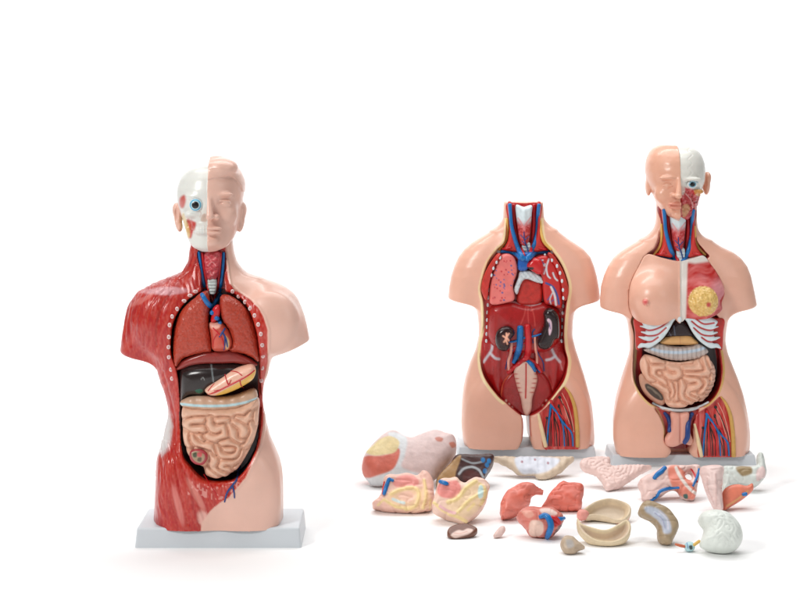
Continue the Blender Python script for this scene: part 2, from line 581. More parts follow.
def torso_a():
    SURF.clear()
    D = 3.652
    T = thing('anatomical_torso', (0, 0, 0), 'tall male torso model with head, half red muscle and half skin', 'torso model', 'human torso models on white bases')
    _, d0, bx = 0, ground_d(548), 0
    T.location = ((218 - 400) / FPX * D, D, 0)
    T['wloc'] = list(T.location)
    bpy.context.view_layer.update()
    base_block(T, 134.7, 301.4, 548, 0.172, 0.043)
    # ---------------------------------------------------------------- body
    trunk = [(538, 155, 283, -.078, .074), (521, 154, 283, -.078, .076), (500, 155, 283.2, -.08, .082), (480, 156, 283, -.083, .085),
             (468, 156.6, 282, -.085, .085), (457, 158, 279.5, -.086, .082), (435, 164, 270, -.083, .074), (413, 169.5, 264.5, -.08, .068),
             (399, 168, 262.5, -.08, .068), (380, 161.5, 265, -.086, .074), (362, 155, 271, -.09, .082), (345, 150, 277, -.094, .088),
             (320, 147, 281, -.09, .086), (303, 145, 283, -.078, .08), (290, 150, 276, -.066, .07), (283, 158, 268, -.06, .062),
             (276, 176, 250, -.054, .054), (269.5, 184, 243, -.05, .05), (262, 188.5, 237, -.048, .05), (252, 190, 234, -.048, .05),
             (238, 192, 232, -.04, .056), (225, 194, 231, -.035, .06)]
    arm_l = [(360, 121, 160, -.046, .05), (350, 120.5, 160, -.05, .052), (332, 122.5, 166, -.054, .056), (318, 125, 172, -.056, .056), (308, 128, 176, -.054, .054),
             (299, 132.5, 180, -.05, .05), (292, 138.5, 184, -.045, .045), (287, 147, 188, -.038, .04), (283, 156, 190, -.03, .034), (279, 168, 192, -.022, .024)]
    arm_r = [(356, 276, 309, -.046, .05), (338, 270, 309.5, -.05, .052), (325, 266, 307, -.054, .056), (315, 262, 304.5, -.056, .056), (307, 258, 301.5, -.054, .054),
             (299, 254, 298, -.05, .05), (293, 250, 293.5, -.045, .045), (287, 246, 285, -.038, .04), (283, 242, 276, -.03, .034), (278.5, 238, 262, -.022, .024)]
    h = 0.0022
    lo = np.array([un(116, 0, D)[0], D - 0.125, -0.0 + 0.036])
    hi = np.array([un(314, 0, D)[0], D + 0.10, un(0, 224, D)[2]])
    X, Y, Z = grid(lo, hi, h)
    F = loft(X, Y, Z, trunk, D, 2.35)
    for arm, sx in ((arm_l, -1), (arm_r, 1)):
        A = loft(X, Y, Z, arm, D, 2.1)
        ex = (120 if sx < 0 else 309)
        pz = un(0, 352 if sx < 0 else 341, D)[2]
        xx = (ex - 400) / FPX * D
        A = smax(A, (pz - Z) + (X - xx) * sx * 0.24 + 0 * F, 0.006)
        F = smin(F, A, 0.022)
    def E(px, py, dy, rx, ry, rz):
        c = un(px, py, D + dy)
        return ell(X, Y, Z, (c[0], D + dy, c[2]), (rx, ry, rz))
    F = smin(F, E(272, 322, -.062, .052, .026, .06), 0.045)            # pectoral on the skin side
    F = smin(F, E(160, 322, -.062, .045, .026, .06), 0.045)
    F = smin(F, E(250, 505, -.066, .06, .024, .1), 0.045)             # thighs
    F = smin(F, E(186, 505, -.066, .055, .024, .1), 0.045)
    cav = catmull([(213, 291), (224, 293), (236, 297), (246.5, 307), (252.5, 319), (257, 335), (258.5, 352), (258, 380), (258.5, 428), (253.5, 455),
                   (239, 477), (221, 482), (204, 480), (190, 467), (181, 450), (179, 395), (176, 372), (171, 356), (170.5, 340), (173, 323),
                   (180.5, 308), (191, 298), (203, 292)])
    s2 = sdf2(XZ(cav, D - 0.085), X[:, 0, :], Z[:, 0, :])[:, None, :]
    F = smax(F, -np.maximum(s2, Y - (D - 0.012)), 0.005)
    nk = catmull([(198, 251), (224.5, 251.5), (224, 277), (224, 294), (204, 294), (201, 272)])
    s3 = sdf2(XZ(nk, D - 0.048), X[:, 0, :], Z[:, 0, :])[:, None, :]
    F = smax(F, -np.maximum(s3, Y - (D - 0.034)), 0.003)
    mid = [(150, 214), (250, 225.5), (262, 226), (276, 228), (284, 230), (292, 238), (300, 250), (308, 258), (316, 263), (330, 267.5), (360, 267),
           (385, 264), (430, 262.5), (445, 259.5), (461, 253.5), (478, 245), (490, 235), (500, 226), (507, 214), (514, 207), (522, 203), (540, 202)]
    mid = np.array(mid, float)
    def redmask(px, py, n, f=0.7):
        front = n[:, 1] < 0.25
        b = np.where(front, np.interp(py, mid[:, 0], mid[:, 1]), 214)
        wob = (fbm(np.stack([px * .09, py * .09, px * 0], 1), 5, 2) - .5) * 3
        return 1 - sstep(-f, f, px - b - np.where(py > 495, wob * 2, wob * .35))
    def disp(v, n, px, py):
        m = redmask(px, py, n, 1.5)
        inside = sdf2(cav, px, py) < 1
        st = np.where(py > 440, muscle_streaks(v, 0.12), muscle_streaks(v, np.where(px < 175, -0.55, 0.1).mean()))
        dsp = m * (st - 0.5) * 0.0055 * ~inside * np.where(px < 156, 1 - sstep(336, 346, py), 1)
        rim = np.abs(sdf2(cav, px, py) - 3)
        dsp = dsp * sstep(2, 5, rim + 2)
        for L, dep, w in (([(172, 292), (162, 308), (157, 328), (157, 346)], .0035, 1.3), ([(152, 288), (141, 304), (134, 328), (131, 346)], .002, 1.1), ([(164, 290), (151, 306), (145, 330), (144, 348)], .002, 1.1),
                          ([(168, 442), (174, 464), (181, 492), (188, 524)], .003, 1.4), ([(178, 456), (188, 480), (198, 502), (206, 524)], .003, 1.4), ([(160, 452), (163, 480), (166, 524)], .002, 1.2),
                          ([(163, 372), (169, 396), (174, 420), (175, 444)], .0025, 1.4), ([(196, 262), (186, 274), (172, 284)], .0025, 1.2), ([(194, 250), (197, 268), (199, 286)], .0025, 1.1)):
            q = catmull(np.array(L, float), closed=False, n=24)
            dl = np.min(np.hypot(px[:, None] - q[None, :, 0], py[:, None] - q[None, :, 1]), 1)
            dsp = dsp - dep * np.exp(-(dl / w) ** 2) * m * (n[:, 1] < .1)
        ridge = 0.0022 * np.exp(-((px - np.interp(py, mid[:, 0], mid[:, 1]) - 1.5) / 1.2) ** 2) * (n[:, 1] < 0) * (py < 500)
        return dsp + ridge
    def paintA(col, v, n, px, py):
        m = redmask(px, py, n)
        st = np.where(py > 440, muscle_streaks(v, 0.12), muscle_streaks(v, -0.35))
        fine = fbm(v * np.array([420, 100, 160]), 8, 2)
        red = lin((182, 47, 33)) + (st - .5)[:, None] * (lin((226, 96, 80)) - lin((160, 36, 26))) * 0.55
        red = red + ((fine - .5) * .12)[:, None]
        red = np.clip(red, 0.01, 1)
        # pale tendinous sheets
        def patch(cx, cy, rx, rz, ang, amt):
            c, s = math.cos(ang), math.sin(ang)
            u, w = (px - cx) * c + (py - cy) * s, -(px - cx) * s + (py - cy) * c
            q = (u / rx) ** 2 + (w / rz) ** 2
            return (1 - sstep(0.3, 1.15, q + (fine - .5) * .5)) * amt
        for args, cc in (((163, 432, 10, 26, 0.1, .92), (216, 214, 212)), ((166, 291, 26, 4.5, -.02, .75), (214, 160, 165)), ((142, 300, 16, 3, -.5, .4), (222, 140, 130)),
                         ((205, 521, 7, 13, -.5, .75), (236, 190, 176)), ((178, 505, 4, 24, -.25, .5), (232, 150, 140)), ((196, 495, 4, 22, -.5, .45), (235, 165, 150)),
                         ((151, 505, 3, 20, 0, .3), (226, 120, 100))):
            a = patch(*args)[:, None]
            red = red * (1 - a) + lin(cc) * a
        col[:] = col * (1 - m[:, None]) + red * m[:, None]
        # plain red rim round the opening
        dc = sdf2(cav, px, py)
        fr = n[:, 1] < 0.3
        rimw = np.where(px > 218, 40, 3.5 + 3 * (py > 455))
        rim = (1 - sstep(rimw - 1.2, rimw + .8, dc)) * fr * m * (py > 289)
        rc = lin((190, 52, 36)) + ((fine - .5) * .14)[:, None]
        col[:] = col * (1 - rim[:, None]) + rc * rim[:, None]
        # pubic bone area specks
        sp = (fbm(v * 260, 31, 1) > .66) * (np.abs(py - 494 + np.abs(px - 214) * .25) < 7) * (np.abs(px - 214) < 26) * fr
        col[:] = col * (1 - .6 * sp[:, None]) + lin((236, 170, 160)) * .6 * sp[:, None]
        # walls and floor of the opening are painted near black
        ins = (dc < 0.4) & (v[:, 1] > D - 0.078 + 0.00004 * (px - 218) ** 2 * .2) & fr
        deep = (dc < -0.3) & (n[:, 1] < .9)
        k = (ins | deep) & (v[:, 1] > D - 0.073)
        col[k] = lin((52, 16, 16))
        nks = (sdf2(nk, px, py) < 0.3) & fr & (py < 293)
        col[nks] = lin((150, 40, 40))
        stroke(col, px, py, [(227, 252), (229, 266), (231, 282), (236, 291)], .55, (196, 160, 140), mask=fr * 1.0)
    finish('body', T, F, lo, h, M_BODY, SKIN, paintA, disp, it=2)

    # ---------------------------------------------------------------- head
    h = 0.0013
    lo = np.array([un(170, 0, D)[0], D - 0.125, un(0, 254, D)[2]])
    hi = np.array([un(250, 0, D)[0], D + 0.105, un(0, 154, D)[2]])
    X, Y, Z = grid(lo, hi, h)
    def jaw(l, r):
        return l, r
    skull = [(165, 200, 216, -.03, .04), (166, 193, 226, -.046, .06), (170, 186.8, 232, -.062, .074), (178, 180.5, 240, -.076, .085), (188, 177.2, 242, -.084, .09),
             (198, 177, 242, -.086, .09), (206, 178.6, 241, -.083, .088), (214, 181.5, 238.5, -.08, .082), (222, 184.5, 236, -.081, .072), (230, 187, 233.5, -.082, .056),
             (237, 189.5, 230, -.082, .03), (243, 193, 226, -.08, .0), (247, 199, 220, -.074, -.03), (249, 206, 213, -.066, -.05)]
    skin = [(157, 196, 220, -.032, .03), (158, 190, 226, -.044, .05), (161, 184, 230.5, -.058, .066), (166, 178, 235.5, -.07, .078), (173, 176, 241, -.08, .086), (182, 175, 244.3, -.087, .092),
            (193, 176, 243.8, -.089, .094), (202, 177, 242.5, -.086, .094), (212, 179, 241.5, -.083, .09), (222, 182, 239.5, -.084, .078), (232, 184.5, 237, -.085, .06),
            (238, 186.5, 234.5, -.085, .03), (243, 190, 231.5, -.084, .0), (246.5, 196, 226, -.08, -.03), (249, 203, 217, -.07, -.05)]
    A, B = loft(X, Y, Z, skull, D, 2.1, w=37), loft(X, Y, Z, skin, D, 2.1, w=37)
    def cc(px, py, dy):
        c = un(px, py, D + dy)
        return (c[0], D + dy, c[2])
    mm = D / FPX
    def e(px, py, dy, rx, ry, rz):
        return ell(X, Y, Z, cc(px, py, dy), (rx * mm, ry * mm, rz * mm))
    # skin half: hair, brow, socket, eye, nose, lips, chin, cheek
    B = smin(B, e(221, 168, -.045, 16, 16, 9), .012)
    hairline = catmull([(206, 150), (206, 178), (214, 178.5), (222, 177.5), (229, 176), (233, 179), (238, 186), (241, 195), (250, 195), (250, 150)], n=4)
    sh = sdf2(XZ(hairline, D - .07), X[:, 0, :], Z[:, 0, :])[:, None, :]
    B = np.where((sh < 0) & (Y < D + .1), B - 0.0022 * sstep(0, .003, -sh), B)
    B = smin(B, e(224.5, 194.5, -.074, 8.5, 4.5, 2.6), .006)
    B = smax(B, -e(225, 202.5, -.092, 8, 9.5, 5), .007)
    B = smin(B, e(225.2, 202.6, -.064, 5.0, 5.2, 4.0), .002)
    B = smin(B, capsule(X, Y, Z, cc(220.5, 200.8, -.0765), cc(230, 201, -.071), .0022, .0018), .002)
    B = smin(B, capsule(X, Y, Z, cc(221, 204.6, -.0755), cc(229.5, 204.2, -.071), .0014, .0014), .002)
    B = smin(B, capsule(X, Y, Z, cc(208.5, 197, -.083), cc(209.5, 214.5, -.098), .006, .0085), .006)
    B = smin(B, e(215.8, 217, -.088, 3.8, 5, 3.0), .004)
    B = smin(B, e(209.5, 216.8, -.098, 4.4, 4.5, 3.3), .004)
    B = smax(B, -e(213.8, 219.4, -.096, 1.8, 3, 1.0), .001)
    B = smin(B, e(211, 228.3, -.0905, 10.5, 4.2, 2.1), .003)
    B = smin(B, e(211, 232.6, -.0895, 9.5, 4.6, 2.4), .003)
    B = smax(B, -capsule(X, Y, Z, cc(206, 230.4, -.1005), cc(221, 230.2, -.091), .0016, .001), .0015)
    B = smin(B, e(210, 242, -.08, 9, 6, 5.5), .008)
    B = smin(B, e(228, 214, -.052, 8, 8, 8), .02)
    B = smax(B, -e(214, 237, -.1, 9, 4, 1.6), .006)
    # ears
    for (a, side) in ((A, -1), (B, 1)):
        x0 = 178.2 if side < 0 else 241.2
        R = e(x0 - side * .3, 216.5, .008, 4.2, 8, 12.5)
        R = smin(R, e(x0 + side * 1.3, 209.5, .012, 4.4, 9, 7.5), .006)
        R = smin(R, e(x0 - side * 1.6, 227, .002, 3, 5, 5), .005)
        R = smax(R, -e(x0 + side * 2.2, 216, -.012, 2.4, 4.5, 8), .003)
        if side < 0:
            A = smin(A, R, .004)
        else:
            B = smin(B, R, .004)
    # skull half: socket, nasal opening, cheek bone, teeth, jaw
    A = smin(A, e(192, 214, -.066, 9, 8, 4), .008)
    A = smin(A, e(195, 196.5, -.071, 9, 5, 3), .008)
    A = smax(A, -e(195.8, 204.8, -.099, 8.2, 11, 7.2), .005)
    A = smax(A, -e(205, 217.5, -.094, 3.6, 7, 3.6), .003)
    A = smax(A, -e(187, 226, -.068, 4, 10, 6), .006)
    A = smin(A, e(203, 229.5, -.074, 10, 8.5, 6), .006)
    split = (207.6 - 400) / FPX * (D - .08)
    F = np.where(X < split, A, B)
    F = smax(F, np.where(Y > D - .045, (un(0, 240, D)[2] - Z), -1) + 0 * F, .006)
    tz = un(0, 230, D)[2]
    def disp(v, n, px, py):
        tooth = (np.abs(np.sin((px - 190) * 1.25)) - .6) * .0009 * (np.abs(py - 229.6) < 4.2) * (px < 206.8) * (px > 191) * (n[:, 1] < -.2)
        line = -.0012 * np.exp(-((py - 229.8) / .55) ** 2) * (px < 206.8) * (px > 190) * (n[:, 1] < -.2)
        hair = .0012 * (fbm(np.stack([px * .16, py * .5, v[:, 1] * 60], 1), 12, 2) - .5) * (px > 208) * (py < 176)
        return tooth + line + hair
    def paintH(col, v, n, px, py):
        sk = (v[:, 0] < split + 1e-4)
        ear = (px < 181.5) & (py > 203) & (v[:, 1] > D - .03)
        bone = sk & ~ear
        col[bone] = lin((222, 222, 216))
        mk = bone * 1.0
        paint(col, px, py, [(180, 198), (184, 195), (186, 199), (184, 207), (181, 208), (179, 204)], (196, 64, 50), 1.6, .9, mk)
        paint(col, px, py, [(187, 219), (193, 221), (196, 223), (195, 228), (193, 232), (191, 238), (188, 237), (186, 231), (187, 226)], (196, 52, 42), 1.4, .95, mk)
        paint(col, px, py, [(183, 213), (186, 219), (189, 227), (190, 236), (186, 238), (182, 228), (181, 220)], (222, 196, 130), 1.2, .8, mk)
        paint(col, px, py, [(202, 215), (206, 214), (207, 221), (201, 221)], (196, 160, 140), .8, .7, mk)
        stroke(col, px, py, [(198, 209), (201, 213), (200, 217)], .5, (200, 170, 160), .5, .6, mk)
        neck = sk & (py > 243.5) & (px < 207)
        col[neck & (v[:, 1] > D - .06)] = lin((188, 56, 46))
        br = (1 - sstep(.5, 1.6, np.abs(py - (195 + .012 * (px - 226) ** 2)))) * (px > 219) * (px < 235) * ~sk * (n[:, 1] < 0)
        col[:] = col * (1 - .18 * br[:, None]) + lin((190, 140, 118)) * .18 * br[:, None]
    finish('head', T, F, lo, h, M_BODY, SKIN, paintH, disp, it=2)

    def eyecol(V):
        a = np.degrees(np.arccos(np.clip(-V[:, 1], -1, 1)))
        c = np.tile(lin((226, 236, 240)), (len(V), 1))
        c[a < 62] = lin((96, 176, 208))
        c[a < 44] = lin((200, 226, 232))
        c[a < 33] = lin((14, 14, 18))
        return c
    blob('eye', T, 195.8, 204.8, 6.4, M_GLOSS, D, eyecol, flat=.75, lift=.005, seg=48)
    # ---------------------------------------------------------------- neck contents
    SURF_keep = list(SURF)
    pillow('larynx', T, [(205.5, 252), (219.5, 252), (219.5, 264), (217.5, 277), (212, 280), (207, 278), (204.5, 264)], D, D - .056, .014, .012, M_GLOSS, (196, 70, 78),
           lambda col, v, n, px, py: [stroke(col, px, py, p, .5, (232, 150, 150), .4, .7) for p in ([(207, 256), (212, 260), (217, 256)], [(208, 266), (212, 262), (216, 266)], [(210, 272), (212, 275), (214, 272)])],
           disp=lambda X2, Z2, s2, h: .003 * np.sin(Z2 * 420) * np.cos((X2 - X2.mean()) * 300), h=.0014)
    pillow('windpipe', T, [(208, 279), (216.5, 279), (215.5, 293), (210, 293)], D, D - .05, .008, .006, M_ORGAN, (206, 216, 214),
           disp=lambda X2, Z2, s2, h: .001 * np.sin(Z2 * 900), h=.0014)
    tube('artery', T, [[(202.5, 253, 1.3), (204.5, 270, 1.4), (207.5, 285, 1.5), (210, 294, 1.5)], [(220.6, 253, 1.3), (219.5, 270, 1.4), (218, 284, 1.5), (215.5, 294, 1.5)]], M_RED, D, .5)
    tube('vein', T, [[(198.9, 252, 1.5), (200.3, 262, 1.6), (202, 275, 1.7), (205.3, 292, 1.7)], [(223.5, 253, 1.5), (223, 265, 1.6), (222, 277, 1.7), (220, 291, 1.7)]], M_BLUE, D, .6)

    # ---------------------------------------------------------------- chest contents
    fis = lambda X2, Z2, s2, h: .0
    cx = 216
    pillow('lung', T, [(206, 291.5), (200.5, 293.5), (192.5, 300), (182, 310), (175.2, 324), (172.3, 340), (172.3, 358), (175.5, 368), (181, 360.5), (190, 356), (205, 352.3), (210.8, 351),
                       (211.3, 342), (208.6, 326), (208.2, 318), (209.5, 307), (208.5, 296)], D, D - .094, .02, .014, M_LUNG, (178, 62, 42), curve=(cx, 1.6), h=.0018, dome=.008, dispf=lambda v, n, px, py: (fbm(v * 190, 3, 2) - .5) * .0024)
    pillow('lung', T, [(221, 296), (226, 295.5), (234, 299), (244, 308), (251, 320), (256, 336), (258, 352), (258, 363), (252, 359), (244, 354.5), (229, 350.5), (231.8, 342), (229, 330),
                       (222.5, 321), (220.2, 310), (219.6, 301)], D, D - .094, .02, .014, M_LUNG, (178, 62, 42), curve=(cx, 1.6), h=.0018, dome=.008, dispf=lambda v, n, px, py: (fbm(v * 190, 3, 2) - .5) * .0024)
    H = pillow('heart', T, [(208.8, 324), (214, 322), (221, 322.5), (227, 329), (231.5, 338), (232, 346), (227.5, 351), (217, 352), (211.5, 349), (210.5, 338)], D, D - .1, .02, .02, M_GLOSS, (200, 84, 66),
               lambda col, v, n, px, py: (paint(col, px, py, [(209, 324), (215, 321), (221, 323), (219, 328), (212, 329)], (236, 170, 150), 1), paint(col, px, py, [(225, 336), (229, 340), (229, 347), (226, 349)], (226, 190, 140), .8)), dome=.008, h=.0015)
    pillow('aorta', T, [(211.5, 316), (213, 308), (218, 304.5), (220.5, 308), (219.5, 316), (215.5, 322), (211, 321.5)], D, D - .098, .011, .009, M_GLOSS, (200, 26, 34), h=.0014)
    tube('brachiocephalic_vein', T, [[(202, 294.5, 2.1), (206.5, 302, 2.4), (211, 307.5, 2.6), (212, 313, 2.2)], [(220.5, 294, 2.1), (216, 301, 2.3), (211.8, 306.5, 2.5)], [(216, 318, 2), (219, 319.5, 2.2), (220, 323, 1.8)]], M_BLUE, D, .7)
    tube('brachiocephalic_artery', T, [[(209.5, 293, 1.3), (212, 299, 1.4), (213.5, 304, 1.4)], [(215.5, 294, 1.2), (214, 300, 1.3)]], M_RED, D, .6)
    tube('coronary_artery', H, [[(213, 328, .7), (218, 333, .7), (222, 339, .6), (224, 347, .5)], [(218, 333, .6), (214, 339, .5), (213, 346, .5)]], M_RED, D, .5)
    tube('coronary_vein', H, [[(225, 328.5, .9), (222, 333, .9), (219.5, 337, .7)], [(222.5, 332, .8), (226, 339, .8), (227.5, 347, .6)], [(224.5, 336, .6), (225, 343, .6), (224, 350, .5)]], M_NAVY, D, .5)
    # ---------------------------------------------------------------- upper abdomen
    pillow('diaphragm', T, [(175, 371), (179.5, 363), (187, 358), (196, 354.5), (206, 351.5), (217, 351.5), (229, 350), (241, 354.5), (251, 360), (257, 366.5), (247, 366), (236, 363.5), (222, 363.5),
                            (205, 363.8), (192, 365.5), (183, 369)], D, D - .087, .014, .009, M_GLOSS, (150, 52, 46), curve=(cx, 1.6), h=.0016)
    pillow('liver', T, [(178, 372), (184, 366), (195, 363), (210, 362), (236, 362.5), (244, 365), (240, 376), (226, 384), (210, 391), (202, 396), (190, 397), (180, 404), (177.5, 390)], D, D - .084, .024, .024, M_DARK, (38, 28, 27),
           lambda col, v, n, px, py: (stroke(col, px, py, [(211, 363), (212.5, 375), (213.5, 382)], .7, (130, 138, 140), .5, .8), paint(col, px, py, [(195, 390.5), (201, 389), (203, 391.5), (199, 393.5)], (20, 96, 74), .6),
                                      stroke(col, px, py, [(201, 379.5), (203, 377.5), (204.5, 380)], .4, (150, 152, 150), .4, .7)), curve=(cx, 2.2), dome=.016)
    S = pillow('stomach', T, [(204.5, 391), (207.5, 386), (213, 382), (222, 376), (231, 370.5), (243, 366), (252, 364.8), (255.5, 369.5), (254.5, 376.5), (250, 382), (238, 389), (224, 394.5), (211, 395.8)],
               D, D - .1, .018, .016, M_GLOSS, (240, 188, 164),
               lambda col, v, n, px, py: paint(col, px, py, [(218, 393.5), (232, 386), (243, 380), (252, 373), (258, 368), (260, 380), (240, 395), (224, 399), (214, 398)], (234, 184, 84), .5), dome=.008, h=.0016)
    tube('stomach_artery', S, [[(207, 394.5, .6), (216, 392, .7), (226, 387, .75), (238, 381, .75), (248, 375.5, .7), (254.5, 370.5, .6)], [(208, 391, .5), (212, 386, .5), (214.5, 383.5, .4)],
                               [(225, 374.5, .5), (226.5, 380, .6), (228.5, 384.5, .6), (231, 380, .4)], [(231, 371, .4), (237, 372, .5), (242, 375.5, .5)], [(240, 381, .6), (241, 385, .6), (243.5, 388, .5)], [(214, 391, .4), (221, 389.5, .4)]], M_RED, D, .35)
    # ---------------------------------------------------------------- bowel
    tc = catmull([(180.5, 406), (180.5, 401.5), (188, 397.5), (200, 396), (214, 397.3), (226, 397), (236, 395.5), (246, 392), (253, 390.5), (256, 394), (255, 402), (240, 409), (215, 412), (190, 410)])
    pillow('transverse_colon', T, tc, D, D - .093, .02, .014, M_ORGAN, (204, 166, 140),
           lambda col, v, n, px, py: stroke(col, px, py, [(180, 404), (192, 405.3), (205, 406), (218, 406), (232, 405), (246, 402.3), (257, 398.5)], 1.25, (186, 218, 224), .4), smooth=False, curve=(cx, 1.4),
           disp=lambda X2, Z2, s2, h: .0012 * np.sin(X2 * 260 + Z2 * 60))
    coils = coil_relief([[(203.5,419.0),(191.5,419.7),(186.2,425.7),(193.0,430.2),(203.5,429.5)],[(209.5,417.5),(209.5,425.0),(215.5,430.2),(223.0,426.5),(224.5,434.0),(215.5,437.7),(206.5,436.2)],[(218.5,420.5),(227.5,419.7),(230.5,428.0),(235.0,438.5),(242.5,441.5)],[(230.5,422.7),(239.5,423.5),(245.5,431.0),(241.0,437.7)],[(236.5,417.5),(245.5,422.7),(250.7,413.7)],[(250.0,423.5),(253.0,431.0),(250.0,440.0),(244.0,446.7)],[(191.5,435.5),(194.5,441.5),(203.5,444.5),(212.5,447.5),(214.0,453.5)],[(217.0,447.5),(220.0,453.5),(227.5,456.5),(235.0,455.0),(238.0,447.5),(230.5,443.0),(221.5,443.0)],[(242.5,452.0),(241.0,458.0),(235.0,462.5),(224.5,462.5),(221.5,467.0),(229.0,470.0)],[(211.0,455.0),(215.5,461.0),(211.0,467.0),(218.5,473.0),(224.5,474.5)],[(205.0,467.0),(211.0,471.5),(217.0,476.7)],[(247.0,453.5),(243.2,461.0),(235.0,468.5)],[(187.0,434.0),(186.2,441.5),(188.5,447.5)],[(184.0,416.0),(194.5,414.5),(215.5,413.7),(232.0,414.5),(250.0,408.5)],[(225.2,449.7),(233.5,449.3)],[(197.5,452.7),(206.5,455.0)],[(254.5,414.5),(254.5,425.0)],[(199.0,435.5),(202.0,440.0)],[(188.5,452.0),(197.5,462.5),(203.5,465.5)]], 3.5, D - .098, .0175)
    def pc(col, v, n, px, py):
        f = fbm(v * 120, 4, 2)
        col[:] = col * (0.94 + .12 * f[:, None])
    I = pillow('small_intestine', T, [(181.5, 409), (190, 408.5), (215, 409.5), (240, 407), (256.5, 400), (257.5, 420), (255, 436), (250, 449), (240, 466), (231, 474.5), (218, 479), (206, 476.5), (202, 468), (190, 458), (184.5, 448), (181.5, 430)],
               D, D - .098, .022, .018, M_ORGAN, (226, 180, 154), pc, coils, curve=(cx, 1.4), dome=.006, h=.0016)
    pillow('caecum', I, [(189.5, 455), (191, 450.5), (197, 449.2), (203, 450), (207.5, 454), (207, 460), (203, 464.5), (196, 464), (191, 460)], D, D - .112, .011, .008, M_GLOSS, (168, 50, 62),
           lambda col, v, n, px, py: (paint(col, px, py, [(191.5, 453), (195, 451), (200, 452), (204.5, 455), (204, 460), (200, 463), (195, 461), (192, 457)], (168, 140, 112), .6), paint(col, px, py, [(198, 452.5), (202, 453), (201, 457), (197, 456)], (196, 84, 84), .6),
                                      paint(col, px, py, [(193, 453.5), (196.5, 452.5), (196.5, 457), (193.5, 457)], (70, 76, 52), .6), paint(col, px, py, [(198, 458), (201.5, 457.5), (201, 461.5), (197.5, 461)], (96, 78, 56), .6)), h=.0013)
    tube('superficial_vein', T, [[(240, 467, 1.1), (238, 473, 1.1), (237, 479, 1.05), (232, 486, 1.0), (227, 493, .9), (224.5, 502, .7)], [(232.5, 486, .9), (234, 492, .8), (234.5, 498, .6)]], M_NAVY, D, .45)
    tube('superficial_artery', T, [[(204, 474.5, .6), (208, 481, .55), (213, 489, .5), (217, 496, .4)]], M_RED, D, .3)
    # ---------------------------------------------------------------- cut rib ends along the opening
    def dot(V):
        c = np.tile(lin((232, 214, 210)), (len(V), 1))
        r = np.hypot(V[:, 0], V[:, 2])
        c[(r < .5) & (V[:, 1] < 0)] = lin((206, 150, 150))
        return c
    pts = [(195.5, 291.5), (190, 295.5), (184, 301), (177, 309), (172, 316.5), (169.5, 325), (168.8, 337), (168.5, 347), (168.8, 357), (171, 369.5), (172, 378.5),
           (232.5, 291.5), (238.5, 296.3), (245, 302), (250, 308.5), (254.5, 315.5), (258.2, 324.5), (260.8, 334), (262.2, 345), (262.9, 356), (262.2, 368), (261.2, 380.5)]
    for i, (x, y) in enumerate(pts):
        blob('rib_end', T, x, y, (2.6, 1.9) if i in (0, 1, 2) else (1.9, 2.3), M_GLOSS, D, dot, flat=.45, lift=0, seg=16)
    return T
# =================================================================== shared pieces of the two smaller models
def thigh_panel(T, D, dx, dy):
    """vessels and nerves shown in the opened thigh"""
    def S(paths):
        return [[(a + dx, b + dy, c) for a, b, c in p] for p in paths]
    tube('cream_edge', T, S([[(538.5, 414.5, 1.3), (540.5, 424, 1.9), (543, 435, 2.1), (545.5, 446, 2.1)]]), M_CREAM, D, .2)
    tube('tan_edge', T, S([[(565, 387, .8), (570, 394, 1.5), (574.2, 405, 1.9), (576.3, 418, 2.1), (577.3, 432, 2.2), (577.6, 446, 2.2)]]), M_TAN, D, .2)
    tube('femoral_artery', T, S([[(551, 401, 1.5), (554, 408, 1.3), (558, 418, 1.2), (560.5, 430, 1.1), (561, 446, 1)], [(553, 406, 1), (552.5, 420, 1), (554, 446, .9)],
                                 [(556, 411, .9), (565, 420, .9), (569, 432, .9), (570.5, 446, .9)]]), M_RED, D, .5)
    tube('femoral_vein', T, S([[(550.5, 404, 1.5), (555.5, 411, 1.3), (561, 420, 1.0), (568, 428, .95), (572, 434, .95), (573, 446, .8)],
                               [(550.8, 406, 1.2), (549.5, 416, 1.0), (548, 430, .9), (547, 446, .8)], [(558, 415, .7), (563, 426, .75), (564.5, 446, .7)]]), M_BLUE, D, .6)
    tube('lymph_vessel', T, S([[(553, 413, .5), (551, 428, .5), (551, 446, .45)], [(553.5, 414, .5), (556, 430, .5), (557, 446, .45)], [(547, 418, .45), (545.5, 430, .45), (546, 440, .4)],
                               [(559, 406, .5), (562, 416, .5), (567, 430, .5), (568.5, 446, .45)], [(559.5, 398, .45), (565, 408, .45), (570, 420, .45), (573, 430, .4)], [(553, 414, .45), (559, 430, .45), (559.5, 446, .4)],
                               [(552, 411, .4), (549, 424, .4), (549, 446, .4)], [(555, 412, .45), (562, 424, .45), (566.5, 438, .4), (567, 446, .4)], [(553.4, 416, .4), (554, 430, .4), (555, 446, .4)]]), M_BLACK, D, .4, 6)
    tube('saphenous_nerve', T, S([[(562, 393, .4), (567, 403, .45), (571, 416, .45), (574, 432, .4)], [(561, 399, .4), (566, 412, .4), (569.5, 424, .4)]]), M_PINK, D, .4, 6)
    for x, y, r in ((559.6, 397.4, 1.5), (558.8, 406.2, (1.2, 2.1)), (553, 413.3, (1.9, 1.5)), (546.8, 418, 1.3)):
        blob('lymph_node', T, x + dx, y + dy, r, M_BLACK, D, flat=.7, seg=14)

